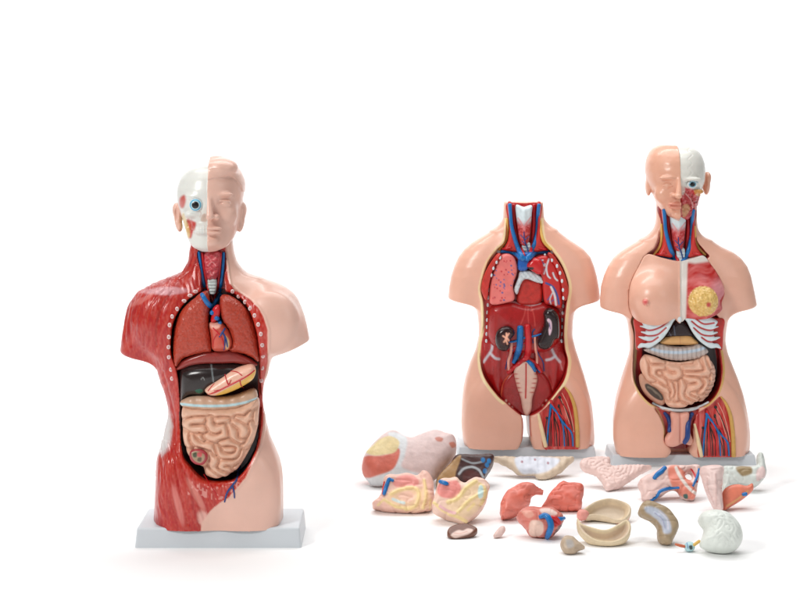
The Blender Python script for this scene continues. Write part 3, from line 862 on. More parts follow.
def neck_set(T, D, dx, dy, head=False):
    def S(paths):
        if head:
            paths = [[(a, min(b, 250.5 + a * 0), c) for a, b, c in p if b < 252.5] for p in paths]
        return [[(a + dx, b + dy, c) for a, b, c in p] for p in paths]
    def Q(p):
        return [(a + dx, b + dy) for a, b in p]
    top = 203.5
    pillow('neck_muscle', T, Q([(507.5, top), (512, top), (512, 222), (515, 238), (518, 251), (510, 251), (504, 249), (508, 240), (509.5, 225)]), D, D - .052, .012, .008, M_ORGAN, (204, 52, 46), h=.0018)
    pillow('neck_muscle', T, Q([(537, top), (541, top), (540, 224), (542, 240), (547, 249), (542, 251), (533, 251), (536, 238), (538, 222)]), D, D - .052, .012, .008, M_ORGAN, (204, 52, 46), h=.0018)
    def pl(col, v, n, px, py):
        t = sstep(217 + dy, 226 + dy, py + 4 * np.abs(px - 524 - dx) / 8 - 3)
        f = fbm(v * 300, 21, 2)
        c2 = lin((196, 60, 62)) + ((f - .5) * .5)[:, None]
        col[:] = col * (1 - t[:, None]) + np.clip(c2, .02, 1) * t[:, None]
        stroke(col, px, py, Q([(518, 218), (522, 224), (524, 230), (526, 224), (531, 217)]), .6, (224, 130, 130), .6, .8)
    pillow('larynx', T, Q([(516, 205.5), (524, 207), (532, 205.5), (531.8, 214), (531, 226), (529.5, 238), (527, 245), (521.5, 245), (519, 238), (517, 222)]), D, D - .062, .016, .013, M_ORGAN, (216, 230, 234), pl,
           disp=lambda X2, Z2, s2, h: .004 * np.exp(-((X2 - X2.mean()) / .006) ** 2), h=.0016)
    pillow('windpipe', T, Q([(522, 243), (530, 243), (529.5, 256), (526, 257.5), (523.5, 256)]), D, D - .056, .008, .006, M_ORGAN, (208, 222, 226),
           disp=lambda X2, Z2, s2, h: .0014 * np.sin(Z2 * 700), h=.0016)
    tube('thyroid_vein', T, S([[(524, 232, .5), (524.5, 240, .6), (527, 247, .7), (529, 255, .7)], [(524.5, 239, .5), (520.5, 235, .4)], [(525, 240, .5), (529, 236, .4)], [(522, 241, .4), (526.5, 245, .5)]]), M_NAVY, D, .5, 8)
    tube('carotid_artery', T, S([[(513.6, 205, 2.1), (514.4, 222, 2.0), (517, 236, 2.0), (520.5, 246, 1.8), (524, 256, 1.6)], [(534, 205, 1.9), (533.8, 222, 1.9), (532.5, 240, 1.8), (530, 255, 1.6)]]), M_RED, D, .9)
    tube('jugular_vein', T, S([[(509.8, 204.5, 2.0), (510.5, 214, 1.8), (511.6, 226, 1.9), (515.5, 241, 2.2), (520, 253, 2.6), (523.5, 259, 3)], [(539, 204.8, 1.9), (538, 214, 1.8), (536.8, 228, 1.8), (535, 242, 2.0), (531, 253, 2.5), (527, 259, 3)]]), M_BLUE, D, .7)
    tube('subclavian_vein', T, S([[(501.5, 251.5, 1.7), (508, 251.5, 1.9), (514.5, 253.5, 2.2), (521, 258, 2.6)], [(549, 252, 1.7), (543, 252, 1.9), (536, 253, 2.2), (529, 258, 2.6)]]), M_BLUE, D, .7)
    tube('subclavian_artery', T, S([[(502, 249, 1.4), (507, 248.5, 1.3), (511, 247.5, 1.1)], [(548, 249.5, 1.4), (543, 249, 1.3), (539, 248, 1.1)]]), M_RED, D, .6)
    tube('cream_edge', T, S([[(507.2, 219, 1.2), (507.5, 230, 1.4), (505.5, 241, 1.5), (499, 250, 1.4)], [(540.3, 221, 1.2), (541, 232, 1.4), (544, 242, 1.5), (551, 249.5, 1.4)]]), M_YEL, D, .25)

def arms(X, Y, Z, F, D, left, right, cl, cr, cyl, cyr, tilt=.2):
    for arm, sx, ex, ey in ((left, -1, cl, cyl), (right, 1, cr, cyr)):
        A = loft(X, Y, Z, arm, D, 2.1)
        pz, xx = un(0, ey, D)[2], (ex - 400) / FPX * D
        A = smax(A, (pz - Z) + (X - xx) * sx * tilt + 0 * F, .006)
        F = smin(F, A, .024)
    return F

# =================================================================== TORSO B : female torso, headless, opened, organs removed
def torso_b():
    SURF.clear()
    D = 4.5
    T = thing('anatomical_torso', ((526 - 400) / FPX * D, D, 0), 'headless torso model with emptied red chest and belly cavity showing kidneys', 'torso model', 'human torso models on white bases')
    base_block(T, 457.8, 596.2, 457.8, .142, .0285, .004)
    trunk = [(462, 467, 593, -.066, .06), (449, 466.5, 593.5, -.068, .064), (437, 463.5, 594, -.074, .07), (420, 461.5, 592.5, -.08, .08), (400, 461.8, 590.5, -.083, .086), (388, 463, 587.5, -.085, .085), (377, 465.2, 584.8, -.085, .082),
             (362, 470, 580, -.086, .076), (349, 475.5, 575.5, -.086, .072), (335, 478.5, 572, -.087, .07), (320, 478, 572.5, -.091, .074), (304, 476, 575, -.096, .08), (290, 474, 577, -.096, .084), (272, 473, 577.5, -.089, .084),
             (258, 476, 575, -.078, .078), (248, 480, 570.5, -.068, .07), (240, 485, 565, -.06, .064), (233, 491, 558.5, -.054, .06), (226, 498, 550.5, -.05, .056), (219, 503, 544.3, -.048, .054), (201.5, 503.6, 543.2, -.046, .056)]
    al = [(306, 448.5, 484, -.046, .05), (297, 448.2, 486, -.048, .05), (288, 448.8, 489, -.052, .052), (276, 451, 492, -.055, .055), (266, 454.3, 495, -.054, .054), (257, 458.5, 497, -.05, .052), (249, 464.5, 499, -.045, .048), (243, 471.5, 500, -.04, .044), (237.5, 481, 502, -.032, .036), (232, 492, 504, -.024, .03)]
    ar = [(306, 566, 599.5, -.046, .05), (297, 564, 600, -.048, .05), (288, 561, 599, -.052, .052), (276, 558, 596.8, -.055, .055), (266, 555, 594, -.054, .054), (257, 553, 590.5, -.05, .052), (249, 551, 583.5, -.045, .048), (243, 550, 574, -.04, .044), (237, 548, 563.5, -.032, .036), (231, 546, 555, -.024, .03)]
    h = .0024
    lo = np.array([un(443, 0, D)[0], D - .13, .024])
    hi = np.array([un(605, 0, D)[0], D + .1, un(0, 198, D)[2]])
    X, Y, Z = grid(lo, hi, h)
    F = loft(X, Y, Z, trunk, D, 2.35)
    F = arms(X, Y, Z, F, D, al, ar, 449, 599, 299, 300)
    def E(px, py, dy, rx, ry, rz):
        c = un(px, py, D + dy)
        return ell(X, Y, Z, (c[0], D + dy, c[2]), (rx, ry, rz))
    F = smin(F, E(493, 425, -.062, .07, .028, .11), .05)
    F = smin(F, E(562, 425, -.062, .07, .028, .11), .05)
    cav = catmull([(507, 204), (524, 203.5), (541, 204), (540.3, 222), (543, 241), (551, 250), (561, 264), (567.5, 281), (568.3, 292), (566.5, 304), (564, 330), (565, 348), (568, 362), (564.5, 379), (556, 392), (548, 402),
                   (541, 410), (532, 415), (523, 416), (513, 409), (505, 402), (498, 396), (486, 380), (481.3, 365), (481.5, 345), (484.5, 328), (484, 304), (481.7, 288), (488, 265), (497, 251.5), (505.5, 242), (508, 222)])
    s2 = sdf2(XZ(cav, D - .08), X[:, 0, :], Z[:, 0, :])[:, None, :]
    yfl = np.interp(Z, [un(0, 262, D)[2], un(0, 240, D)[2]], [D - .04, D - .026])
    F = smax(F, -np.maximum(s2, Y - yfl), .006)
    gap = catmull([(523, 414), (528.5, 414), (529.5, 428), (530.5, 441), (533, 452), (518, 452), (522, 441), (523.3, 428)])
    s3 = sdf2(XZ(gap, D - .07), X[:, 0, :], Z[:, 0, :])[:, None, :]
    F = smax(F, -np.maximum(s3, Y - (D + .12)), .012)
    pan = catmull([(539, 414.5), (545, 408.5), (551, 402), (556, 396), (561, 390), (565.5, 387.5), (572, 400), (575.5, 414), (577, 430), (577.5, 450), (546, 450), (542, 432)], n=4)
    s4 = sdf2(XZ(pan, D - .085), X[:, 0, :], Z[:, 0, :])[:, None, :]
    F = smax(F, -np.maximum(s4, Y - np.interp(Z, [0.03, un(0, 425, D)[2], un(0, 388, D)[2]], [D - .083, D - .091, D - .082])), .003)
    def paintB(col, v, n, px, py):
        fr = (n[:, 1] < .35) * 1.0
        dc = sdf2(cav, px, py)
        rim = (1 - sstep(3.0, 3.9, dc)) * fr * (py > 218) * (py < 404)
        col[:] = col * (1 - rim[:, None]) + lin((242, 218, 170)) * rim[:, None]
        f = fbm(v * np.array([260, 90, 60]), 3, 3)
        red = np.clip(lin((190, 30, 30)) + ((f - .5) * .22)[:, None] * np.array([1.2, .5, .5]), .01, 1)
        k = (1 - sstep(-.2, .8, dc)) * (n[:, 1] < .9) * (v[:, 1] > D - .12) * (v[:, 1] < D - .0)
        k = np.maximum(k, (1 - sstep(1.6, 2.2, dc)) * fr * ((py > 262) & (py < 298)) * 0)
        col[:] = col * (1 - k[:, None]) + red * k[:, None]
        dp = sdf2(pan, px, py)
        kp = (1 - sstep(-.3, .5, dp)) * fr
        g = fbm(np.stack([px * .55, py * .06, px * 0], 1), 13, 3)
        pr = np.clip(lin((196, 52, 44)) + ((g - .5) * .5)[:, None] * np.array([1, .8, .7]), .01, 1)
        col[:] = col * (1 - kp[:, None]) + pr * kp[:, None]
        stroke(col, px, py, [(522.5, 415), (523.3, 428), (522.3, 441)], .8, (190, 50, 44), .6, .9, fr)
        stroke(col, px, py, [(529.5, 415), (530, 428), (531, 436)], .5, (200, 70, 60), .6, .8, fr)
    def dispB(v, n, px, py):
        dp = sdf2(pan, px, py)
        g = fbm(np.stack([px * .6, py * .05, px * 0], 1), 13, 2)
        return (g - .5) * .003 * (dp < -.5) * (n[:, 1] < 0)
    finish('body', T, F, lo, h, M_BODY, PEACH, paintB, dispB, it=2)
    # ------------------------------------------------------------- inside
    def rimcurve(k):
        return (525, k)
    # muscle band along the opening edge of the chest
    pillow('chest_wall_muscle', T, [(497, 255), (501, 256), (494, 268), (489.5, 285), (487.5, 300), (484, 298), (481.5, 288), (486, 272)], D, D - .09, .012, .006, M_MUSC, (184, 40, 38), curve=(525, 1.3))
    pillow('chest_wall_muscle', T, [(552, 254), (548, 255), (556, 268), (561.5, 285), (563.5, 300), (567, 300), (569, 290), (563, 270)], D, D - .09, .012, .006, M_MUSC, (184, 40, 38), curve=(525, 1.3))
    def lungp(col, v, n, px, py):
        rng = np.random.default_rng(4)
        for i in range(46):
            x, y = rng.uniform(492, 516), rng.uniform(258, 302)
            c = ((62, 86, 150), (196, 40, 52), (84, 96, 150), (190, 60, 70))[i % 4]
            r = rng.uniform(.5, 1.0)
            a = 1 - sstep(r - .4, r + .3, np.hypot(px - x, py - y))
            col[:] = col * (1 - a[:, None]) + lin(c) * a[:, None]
    pillow('lung_section', T, [(503, 255), (510, 254.5), (515, 259), (517, 266), (516.5, 274), (513, 286), (514.5, 299), (506, 303), (492, 305), (489.5, 297), (490.5, 283), (494, 271), (498, 261)], D, D - .082, .016, .008, M_ORGAN, (226, 118, 112), lungp, curve=(525, 1.3))
    def llp(col, v, n, px, py):
        for p, w in (([(543, 260), (540, 262), (545, 266)], .6), ([(549, 259), (546.5, 267), (547.5, 275), (550, 278)], .8), ([(553, 273), (555, 278), (557.5, 280.5)], .8), ([(541.5, 268), (545, 264)], .6), ([(544, 274), (546, 268)], .5)):
            stroke(col, px, py, p, w, (216, 224, 230), .5)
        for p, w in (([(540, 259), (544, 264)], .45), ([(541, 272), (544, 269)], .5), ([(546, 283), (553, 287), (557, 295), (559, 304)], 1.0), ([(551, 295), (547.5, 300)], .5), ([(555, 299), (549, 303)], .4)):
            stroke(col, px, py, p, w, (52, 80, 150), .5)
        stroke(col, px, py, [(551, 287), (554.5, 295), (556, 305)], 1.0, (222, 224, 226), .6)
        stroke(col, px, py, [(553, 292), (550, 299), (551, 304)], .6, (214, 210, 214), .5)
    pillow('lung_section', T, [(533, 262), (539, 256.5), (549, 257), (557, 266), (562, 281), (563, 298), (561, 309), (553, 306), (545, 303), (543, 290), (541.5, 277)], D, D - .08, .016, .01, M_ORGAN, (200, 40, 36), llp, curve=(525, 1.3))
    pillow('back_muscle', T, [(519, 284), (524, 278), (532, 279.5), (541, 283), (542.5, 294), (540, 303), (527, 305), (517, 302)], D, D - .062, .012, .01, M_MUSC, (186, 36, 34),
           lambda col, v, n, px, py: [stroke(col, px, py, p, .5, (224, 130, 110), .6, .7) for p in ([(522, 284), (520, 292), (520.5, 301)], [(526, 281), (525, 292), (525, 302)], [(533, 282), (532, 292), (530, 303)])]
           + [stroke(col, px, py, [(541, 284), (537, 293), (533, 304)], .9, (226, 184, 90), .5)])
    pillow('pericardium', T, [(514, 288), (518, 278), (519.5, 272), (526, 270), (534, 272.5), (541.5, 277), (543.5, 283), (537, 282.5), (526, 279), (521, 284), (517.5, 294), (514.5, 292)], D, D - .074, .012, .008, M_ORGAN, (206, 216, 220),
           disp=lambda X2, Z2, s2, h: .0015 * np.sin(X2 * 500) * np.cos(Z2 * 430))
    pillow('aortic_arch', T, [(526.5, 266), (529, 260.5), (534, 257.5), (540.5, 259.5), (543.5, 266), (543, 273), (538, 274.5), (531, 270.5)], D, D - .09, .014, .012, M_GLOSS, (198, 28, 32),
           lambda col, v, n, px, py: paint(col, px, py, [(526.5, 267.5), (533, 267.3), (533, 269.6), (527, 269.8)], (24, 16, 20), .5), dome=.004)
    pillow('vena_cava', T, [(519.5, 253), (531, 253), (531, 260), (527, 269.5), (518.5, 270), (518, 260)], D, D - .084, .011, .01, M_GLOSS, (18, 92, 178))
    def diap(col, v, n, px, py):
        f = fbm(v * np.array([60, 30, 30]), 3, 3)
        col[:] = np.clip(col + ((f - .5) * .12)[:, None] * np.array([1, .4, .4]), .01, 1)
        stroke(col, px, py, [(506, 301.5), (513, 301.5), (520, 303.5)], .9, (220, 190, 196), .9, .75)  # two whitish highlights along the top of the dome, painted into the colour
        stroke(col, px, py, [(524, 303.5), (531, 305), (540, 303)], 1.2, (226, 206, 210), .9, .85)
        for p in ([(526, 306), (524, 316), (520, 326)], [(528, 306), (528, 316), (529, 326)], [(531, 306), (534, 316), (535, 326)], [(533.5, 309), (531, 311)]):
            stroke(col, px, py, p, .45, (222, 96, 88), .6, .6)
    pillow('diaphragm', T, [(488, 308), (493, 303), (501, 300.5), (511, 299.5), (520, 302), (528, 303.5), (536, 302.5), (544, 301), (552, 304), (560, 311), (562.5, 325), (560, 342), (548, 352), (525, 354), (503, 352), (489, 344), (486.5, 325)],
           D, D - .058, .024, .022, M_GLOSS, (166, 18, 22), diap, curve=(525, .5), dome=.022)
    def awp(col, v, n, px, py):
        f = fbm(np.stack([px * .3, py * .08, px * 0], 1), 7, 3)
        col[:] = np.clip(col + ((f - .5) * .2)[:, None] * np.array([1, .45, .45]), .01, 1)
        for p in ([(492.5, 342), (491.5, 350), (487, 357), (483.5, 362)], [(490, 353), (495, 358), (499, 359)], [(551, 347), (554.5, 355), (560, 362)], [(555, 356), (551, 359), (546.5, 360)]):
            stroke(col, px, py, p, 1.2, (206, 206, 214), 1.0, .9)
        stroke(col, px, py, [(560, 362), (562.5, 370)], .6, (220, 150, 150), .8, .7)
        stroke(col, px, py, [(544, 372), (550, 382), (553, 392)], .7, (214, 90, 80), .9, .6)
    pillow('abdominal_wall_muscle', T, [(486, 338), (505, 342), (526, 344), (548, 342), (562.5, 338), (564, 350), (566.5, 362), (563, 378), (554, 392), (546, 401), (526, 404), (504, 400), (497.5, 394), (487, 379), (483, 365), (483.5, 350)],
           D, D - .052, .02, .016, M_GLOSS, (172, 22, 24), awp, curve=(525, -.35), disp=lambda X2, Z2, s2, h: .004 * np.cos((X2 - X2.mean()) * 160))
    def pvp(col, v, n, px, py):
        f = fbm(v * np.array([90, 60, 50]), 17, 3)
        col[:] = np.clip(col + ((f - .5) * .16)[:, None] * np.array([1, .4, .4]), .01, 1)
        stroke(col, px, py, [(510, 374), (503, 383), (501, 397)], .7, (222, 110, 80), .7, .8)
        for x, y in ((506, 401), (509, 404.5), (512, 408), (546.5, 401), (543, 406)):
            a = 1 - sstep(.6, 1.7, np.hypot((px - x), (py - y) * .7))
            col[:] = col * (1 - a[:, None]) + lin((228, 214, 196)) * a[:, None]
    pillow('pelvic_floor_muscle', T, [(501, 397), (502.5, 384), (509, 374), (520, 368), (534, 368), (545, 375), (551, 386), (552.5, 396), (546, 403), (540.5, 410.5), (532, 415), (523, 416), (513, 409.5)], D, D - .064, .02, .012, M_GLOSS, (158, 20, 24), pvp,
           disp=lambda X2, Z2, s2, h: -.008 * np.exp(-((X2 - X2.mean()) / .03) ** 2))
    def sap(col, v, n, px, py):
        stroke(col, px, py, [(526, 364), (526, 380), (525.6, 398)], .8, (184, 36, 36), .4)
        for i in range(5):
            y = 374 + i * 4.6
            for sx in (-1, 1):
                a = 1 - sstep(.3, 1.2, np.hypot((px - 526 - sx * (10.5 - i * 1.1)) * .3, py - y))
                col[:] = col * (1 - .8 * a[:, None]) + lin((186, 60, 56)) * .8 * a[:, None]
    pillow('sacrum', T, [(517, 366), (521, 362.5), (527, 361.5), (533, 364), (535.5, 371), (537.5, 379), (535, 390), (532.5, 398), (531.5, 410), (527, 416), (523, 411), (520.5, 398), (517.5, 389), (514.5, 377), (514, 371)], D, D - .071, .014, .01, M_ORGAN, (222, 186, 170), sap)
    def kid(col, v, n, px, py):
        paint(col, px, py, [(501, 339), (504, 334), (508, 332.5), (511, 334), (509.5, 338), (510, 342), (505.5, 345.5), (501.5, 344)], (70, 26, 28), .7, .9)
        for p, w in (([(503, 336), (506, 338.5), (504, 342)], .9), ([(506.5, 333.5), (507, 338), (509.5, 341)], 1.0), ([(506, 340), (507.5, 344)], .9), ([(509, 333.5), (507.5, 336)], .7)):
            stroke(col, px, py, p, w, (240, 176, 148), .4)
    pillow('kidney', T, [(495.3, 339), (497, 331.5), (502, 327), (508, 325.8), (513, 328.5), (514.8, 333.5), (512, 338), (509.5, 341.5), (510, 347), (506, 351), (500, 350.5), (496.3, 346)], D, D - .1, .014, .012, M_DARK, (44, 18, 20), kid, dome=.004)
    pillow('spleen', T, [(543.5, 313), (547, 308.5), (553, 309), (558, 315), (559.5, 325), (559, 337.5), (554.5, 340), (551.5, 346), (545.5, 349.8), (539, 347.5), (537, 341.5), (540.5, 333), (543.5, 326), (544, 319)], D, D - .1, .015, .012, M_DARK, (34, 20, 22),
           lambda col, v, n, px, py: (paint(col, px, py, [(547, 320), (549, 318.5), (551.5, 322), (551.8, 330), (549.5, 335.5), (548.5, 330), (549.5, 325)], (216, 186, 200), .5),
                                      stroke(col, px, py, [(549.5, 323), (550.5, 329)], .4, (110, 90, 150), .4)), dome=.006)
    tube('renal_artery', T, [[(527.5, 326, 3.2), (528.5, 340, 3.4), (528, 352, 3.4), (526, 359, 3.2)], [(526, 358, 2.6), (519, 364, 2.4), (512, 369.5, 2.1), (508, 372.5, 1.7)], [(526.5, 358, 2.6), (533, 362, 2.5), (538, 367, 2.2), (541, 372, 1.8)],
                             [(526, 342, .8), (518, 346, .8), (511, 348, .7)], [(529, 340, .8), (535, 336.5, .8)]], M_RED, D, .35)
    tube('vena_cava', T, [[(520.3, 327.5, 3.2), (520, 338, 3.3), (519.5, 347, 3.2), (516.5, 356, 2.9), (513.5, 362.5, 1.8)], [(521, 360.5, 1.2), (527, 361, 1.9), (532, 365, 2.1), (535, 371, 1.4)]], M_BLUE, D, .45)
    tube('renal_vein', T, [[(521, 338, 1.1), (527, 337.5, 1.2), (535, 336, 1.1), (541, 334, .8)], [(519, 340, 1.1), (514, 341.5, 1.1), (509, 342, .8)]], M_BLUE, D, .6)
    tube('ureter', T, [[(511.5, 343, 1.3), (511, 352, 1.4), (508.5, 361, 1.4), (509, 371, 1.3)], [(535, 337, 1.1), (535.5, 348, 1.3), (537, 358, 1.3), (536.5, 370, 1.2)]], M_PINK, D, .5)
    tube('gonadal_vein', T, [[(513, 350, .5), (508, 358, .55), (505.5, 369, .55)], [(534, 342, .5), (538, 353, .55), (543, 362, .6), (544, 371, .6)], [(534.5, 329, .7), (532.5, 333, .6), (533, 343, .5)]], M_NAVY, D, .5, 8)
    tube('iliac_vein', T, [[(533, 364, 1.4), (537, 368.5, 1.6), (540, 372, 1.4)]], M_NAVY, D, .7)
    neck_set(T, D, 0, 0)
    for x, y in ((499, 251.8), (551.5, 252.2)):
        blob('collarbone_end', T, x, y, (2.3, 1.9), M_WHITE, D, flat=.5, seg=16)
    L = [(500, 257.5), (496.5, 262), (493.3, 268), (491.3, 275), (489.8, 283), (489, 290), (488.3, 297.5), (487.8, 305), (487.3, 312.5), (487.2, 320), (487, 327), (486.6, 334), (486.3, 341)]
    R = [(545, 255.5), (552, 260), (557, 266), (560, 273), (562, 281), (563, 290), (563.4, 298), (563.2, 306), (562.6, 313), (562, 320), (561.8, 327), (561.7, 334), (561.5, 341)]
    for x, y in L + R:
        blob('rib_end', T, x, y, (1.25, 2.1), M_WHITE, D, flat=.4, seg=14)
    thigh_panel(T, D, 0, 0)
    return T
# =================================================================== TORSO C : torso with head, chest plate, ribs and bowel
def torso_c():
    SURF.clear()
    D = 4.412
    T = thing('anatomical_torso', ((680 - 400) / FPX * D, D, 0), 'torso model with half skull head, breast plate, white ribs and coiled bowel', 'torso model', 'human torso models on white bases')
    base_block(T, 611.5, 756.5, 465.3, .142, .0275, .004)
    trunk = [(470, 620, 746, -.066, .06), (456, 619, 747, -.068, .064), (447, 615.5, 748.5, -.074, .07), (434, 613, 748.8, -.08, .08), (418, 613, 747, -.083, .086), (402, 615, 744, -.085, .086), (391, 617.5, 741.8, -.085, .084), (377, 621.5, 737, -.085, .08),
             (365, 625.3, 732, -.086, .075), (352, 629.3, 726.8, -.086, .072), (340, 629.3, 724.3, -.088, .072), (328, 628, 725.3, -.09, .074), (314, 625.8, 728, -.096, .08), (300, 625, 729.3, -.096, .084), (282, 625, 729, -.089, .084),
             (268, 627, 727, -.078, .078), (258, 629.5, 723.5, -.068, .07), (250, 634, 718, -.06, .064), (243, 640, 710.5, -.055, .06), (236, 647.5, 702.5, -.05, .056), (229, 654, 697.8, -.048, .054), (222, 656.3, 697, -.046, .055), (200, 657, 697, -.04, .06), (190, 658, 697, -.03, .06)]
    al = [(320, 600.5, 636, -.046, .05), (306, 600, 638, -.048, .05), (298, 600.2, 641, -.052, .052), (286, 601.2, 644, -.055, .055), (275, 604.3, 647, -.054, .054), (266, 608.2, 649, -.05, .052), (258, 613.5, 651, -.045, .048), (252, 620.5, 652, -.04, .044), (246.5, 629.5, 654, -.032, .036), (241, 641, 656, -.024, .03)]
    ar = [(320, 719, 757, -.046, .05), (306, 717, 757, -.048, .05), (298, 714, 755.5, -.052, .052), (286, 711, 753, -.055, .055), (275, 708, 750.5, -.054, .054), (266, 706, 747, -.05, .052), (258, 704, 741, -.045, .048), (252, 703, 733, -.04, .044), (246.5, 701, 720, -.032, .036), (241, 699, 711, -.024, .03)]
    h = .0024
    lo = np.array([un(595, 0, D)[0], D - .17, .023])
    hi = np.array([un(762, 0, D)[0], D + .1, un(0, 196, D)[2]])
    X, Y, Z = grid(lo, hi, h)
    F = loft(X, Y, Z, trunk, D, 2.35)
    F = arms(X, Y, Z, F, D, al, ar, 601, 755, 308, 306)
    def E(px, py, dy, rx, ry, rz):
        c = un(px, py, D + dy)
        return ell(X, Y, Z, (c[0], D + dy, c[2]), (rx, ry, rz))
    F = smin(F, E(645, 434, -.062, .07, .028, .11), .05)
    F = smin(F, E(717, 434, -.062, .07, .028, .11), .05)
    FB = F.copy()
    F2 = lambda poly, d: sdf2(XZ(poly, d), X[:, 0, :], Z[:, 0, :])[:, None, :]
    # the chest plate: its own solid, cut from the same surface with the breasts added
    P = smin(F, E(655, 299, -.086, .058, .048, .06), .05)
    P = smin(P, E(646, 302.5, -.131, .0085, .008, .0085), .004)
    P = smin(P, E(704, 300, -.082, .05, .036, .05), .04)
    gl = E(703.5, 301.5, -.094, .04, .036, .041)
    plate = catmull([(649, 256), (664, 259), (679.5, 262), (694, 259.5), (706, 257), (712.5, 265), (719.5, 275), (724.5, 286), (725.5, 293), (721, 302), (721.5, 310), (710, 317), (698, 319), (686.5, 318), (683, 321), (679.5, 323), (676.5, 321), (673, 318), (662, 324), (650, 325), (637, 321), (631.5, 311), (630.5, 297), (632.5, 284), (640, 269)], n=5)
    sp = F2(plate, D - .09)
    gland = smin(P, gl, .004)
    PL = np.maximum(np.maximum(gland, sp + .0002), Y - (D - .04))
    # opening of the belly, bed of the plate, neck
    cav = catmull([(635, 318), (637, 338), (636.8, 354), (635.5, 372), (636.5, 384), (642, 395), (652, 404.5), (664, 409), (680, 410.5), (696, 408.5), (708, 403.5), (718, 391.5), (722.5, 374), (721.5, 357), (719, 341), (719, 318), (700, 312), (655, 312)], n=5)
    F = smax(F, -np.maximum(F2(cav, D - .085), Y - (D - .02)), .006)
    F = np.maximum(F, -np.maximum(sp + .0002, Y - (D - .038)))
    nk = catmull([(659, 205), (695, 205), (695.5, 222), (697, 240), (705, 251), (708, 258), (680, 264), (648, 257), (655, 248), (660, 236), (661, 222)], n=5)
    F = smax(F, -np.maximum(F2(nk, D - .055), Y - (D - .028)), .003)
    gen = catmull([(655, 408), (668, 411.5), (680, 412.5), (692, 411), (699, 409), (696, 418), (693, 428), (692.5, 440), (686, 448), (672, 448), (664.5, 441), (664.5, 429), (660, 417)], n=5)
    F = smax(F, -np.maximum(F2(gen, D - .09), Y - (D - .075)), .005)
    gap = catmull([(672, 442), (688, 442), (689, 452), (694, 462), (666, 462), (671, 452)], n=4)
    F = smax(F, -np.maximum(F2(gap, D - .07), Y - (D - .03)), .014)
    pan = catmull([(692.7, 424), (697, 414), (704, 409), (711, 404.5), (717, 399), (721, 397.5), (728, 410), (731.5, 424), (733, 440), (733.5, 460), (701.5, 460), (697, 441)], n=4)
    F = smax(F, -np.maximum(F2(pan, D - .085), Y - np.interp(Z, [0.03, un(0, 435, D)[2], un(0, 398, D)[2]], [D - .083, D - .091, D - .082])), .003)
    def paintC(col, v, n, px, py):
        fr = (n[:, 1] < .35) * 1.0
        dc = sdf2(cav, px, py)
        rim = (1 - sstep(1.9, 2.7, dc)) * fr * (py > 318) * (py < 407)
        rc = np.where((px > 700)[:, None], lin((206, 168, 96)), lin((222, 190, 130)))
        col[:] = col * (1 - rim[:, None]) + rc * rim[:, None]
        f = fbm(v * np.array([260, 90, 60]), 3, 3)
        red = np.clip(lin((168, 24, 30)) + ((f - .5) * .16)[:, None] * np.array([1.2, .5, .5]), .01, 1)
        k = (1 - sstep(-.2, .8, dc)) * (n[:, 1] < .9) * (v[:, 1] < D - .0) * (py > 300) * (py < 409)
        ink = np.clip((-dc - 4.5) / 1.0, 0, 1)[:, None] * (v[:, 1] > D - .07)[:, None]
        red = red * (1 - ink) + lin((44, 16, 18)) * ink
        col[:] = col * (1 - k[:, None]) + red * k[:, None]
        kn = (1 - sstep(-.3, .5, sdf2(nk, px, py))) * fr * (py > 200) * (py < 263)
        col[:] = col * (1 - kn[:, None]) + lin((150, 34, 34)) * kn[:, None]
        kg = (1 - sstep(-.3, .6, sdf2(gen, px, py))) * fr
        col[:] = col * (1 - kg[:, None]) + lin((188, 60, 54)) * kg[:, None]
        kp = (1 - sstep(-.3, .5, sdf2(pan, px, py))) * fr
        g = fbm(np.stack([px * .55, py * .06, px * 0], 1), 13, 3)
        pr = np.clip(lin((196, 52, 44)) + ((g - .5) * .5)[:, None] * np.array([1, .8, .7]), .01, 1)
        col[:] = col * (1 - kp[:, None]) + pr * kp[:, None]
        stroke(col, px, py, [(654, 405), (660, 415), (664, 428), (664.5, 438)], .9, (222, 180, 120), .6, .8, fr)
    def dispC(v, n, px, py):
        g = fbm(np.stack([px * .6, py * .05, px * 0], 1), 13, 2)
        return (g - .5) * .003 * (sdf2(pan, px, py) < -.5) * (n[:, 1] < 0)
    finish('body', T, F, lo, h, M_BODY, PEACH, paintC, dispC, it=2)
    neck_set(T, D, 154.3, 5.5)
    def paintP(col, v, n, px, py):
        right = sstep(679.6, 680.4, px)
        g = muscle_streaks(v, -1.15, 150, 30, 5)
        red = np.clip(lin((196, 70, 66)) + (g - .5)[:, None] * (lin((240, 170, 170)) - lin((150, 30, 34))) * .9, .01, 1)
        pale = sstep(8, 20, np.hypot(px - 720, (py - 292) * .8) * -1 + 24)[:, None] * .55
        red = red * (1 - pale) + lin((222, 170, 178)) * pale
        c = red
        wh = (1 - sstep(685.5, 688, px + (py - 290) * .03)) + (1 - sstep(261.5, 265.5, py + .15 * np.abs(px - 695)))
        wh = np.clip(wh, 0, 1)[:, None]
        c = c * (1 - wh) + lin((226, 218, 210)) * wh
        d = np.hypot((px - 703.3) / 15.2, (py - 301.3) / 15.4)
        gl = (1 - sstep(.93, 1.03, d + .06 * (fbm(v * 160, 2, 2) - .5)))[:, None]
        cell = fbm(v * 330, 23, 2)
        c = c * (1 - gl) + np.clip(lin((224, 186, 110)) + ((cell - .5) * .5)[:, None] * np.array([1, .9, .6]), .02, 1) * gl
        col[:] = col * (1 - right[:, None]) + c * right[:, None]
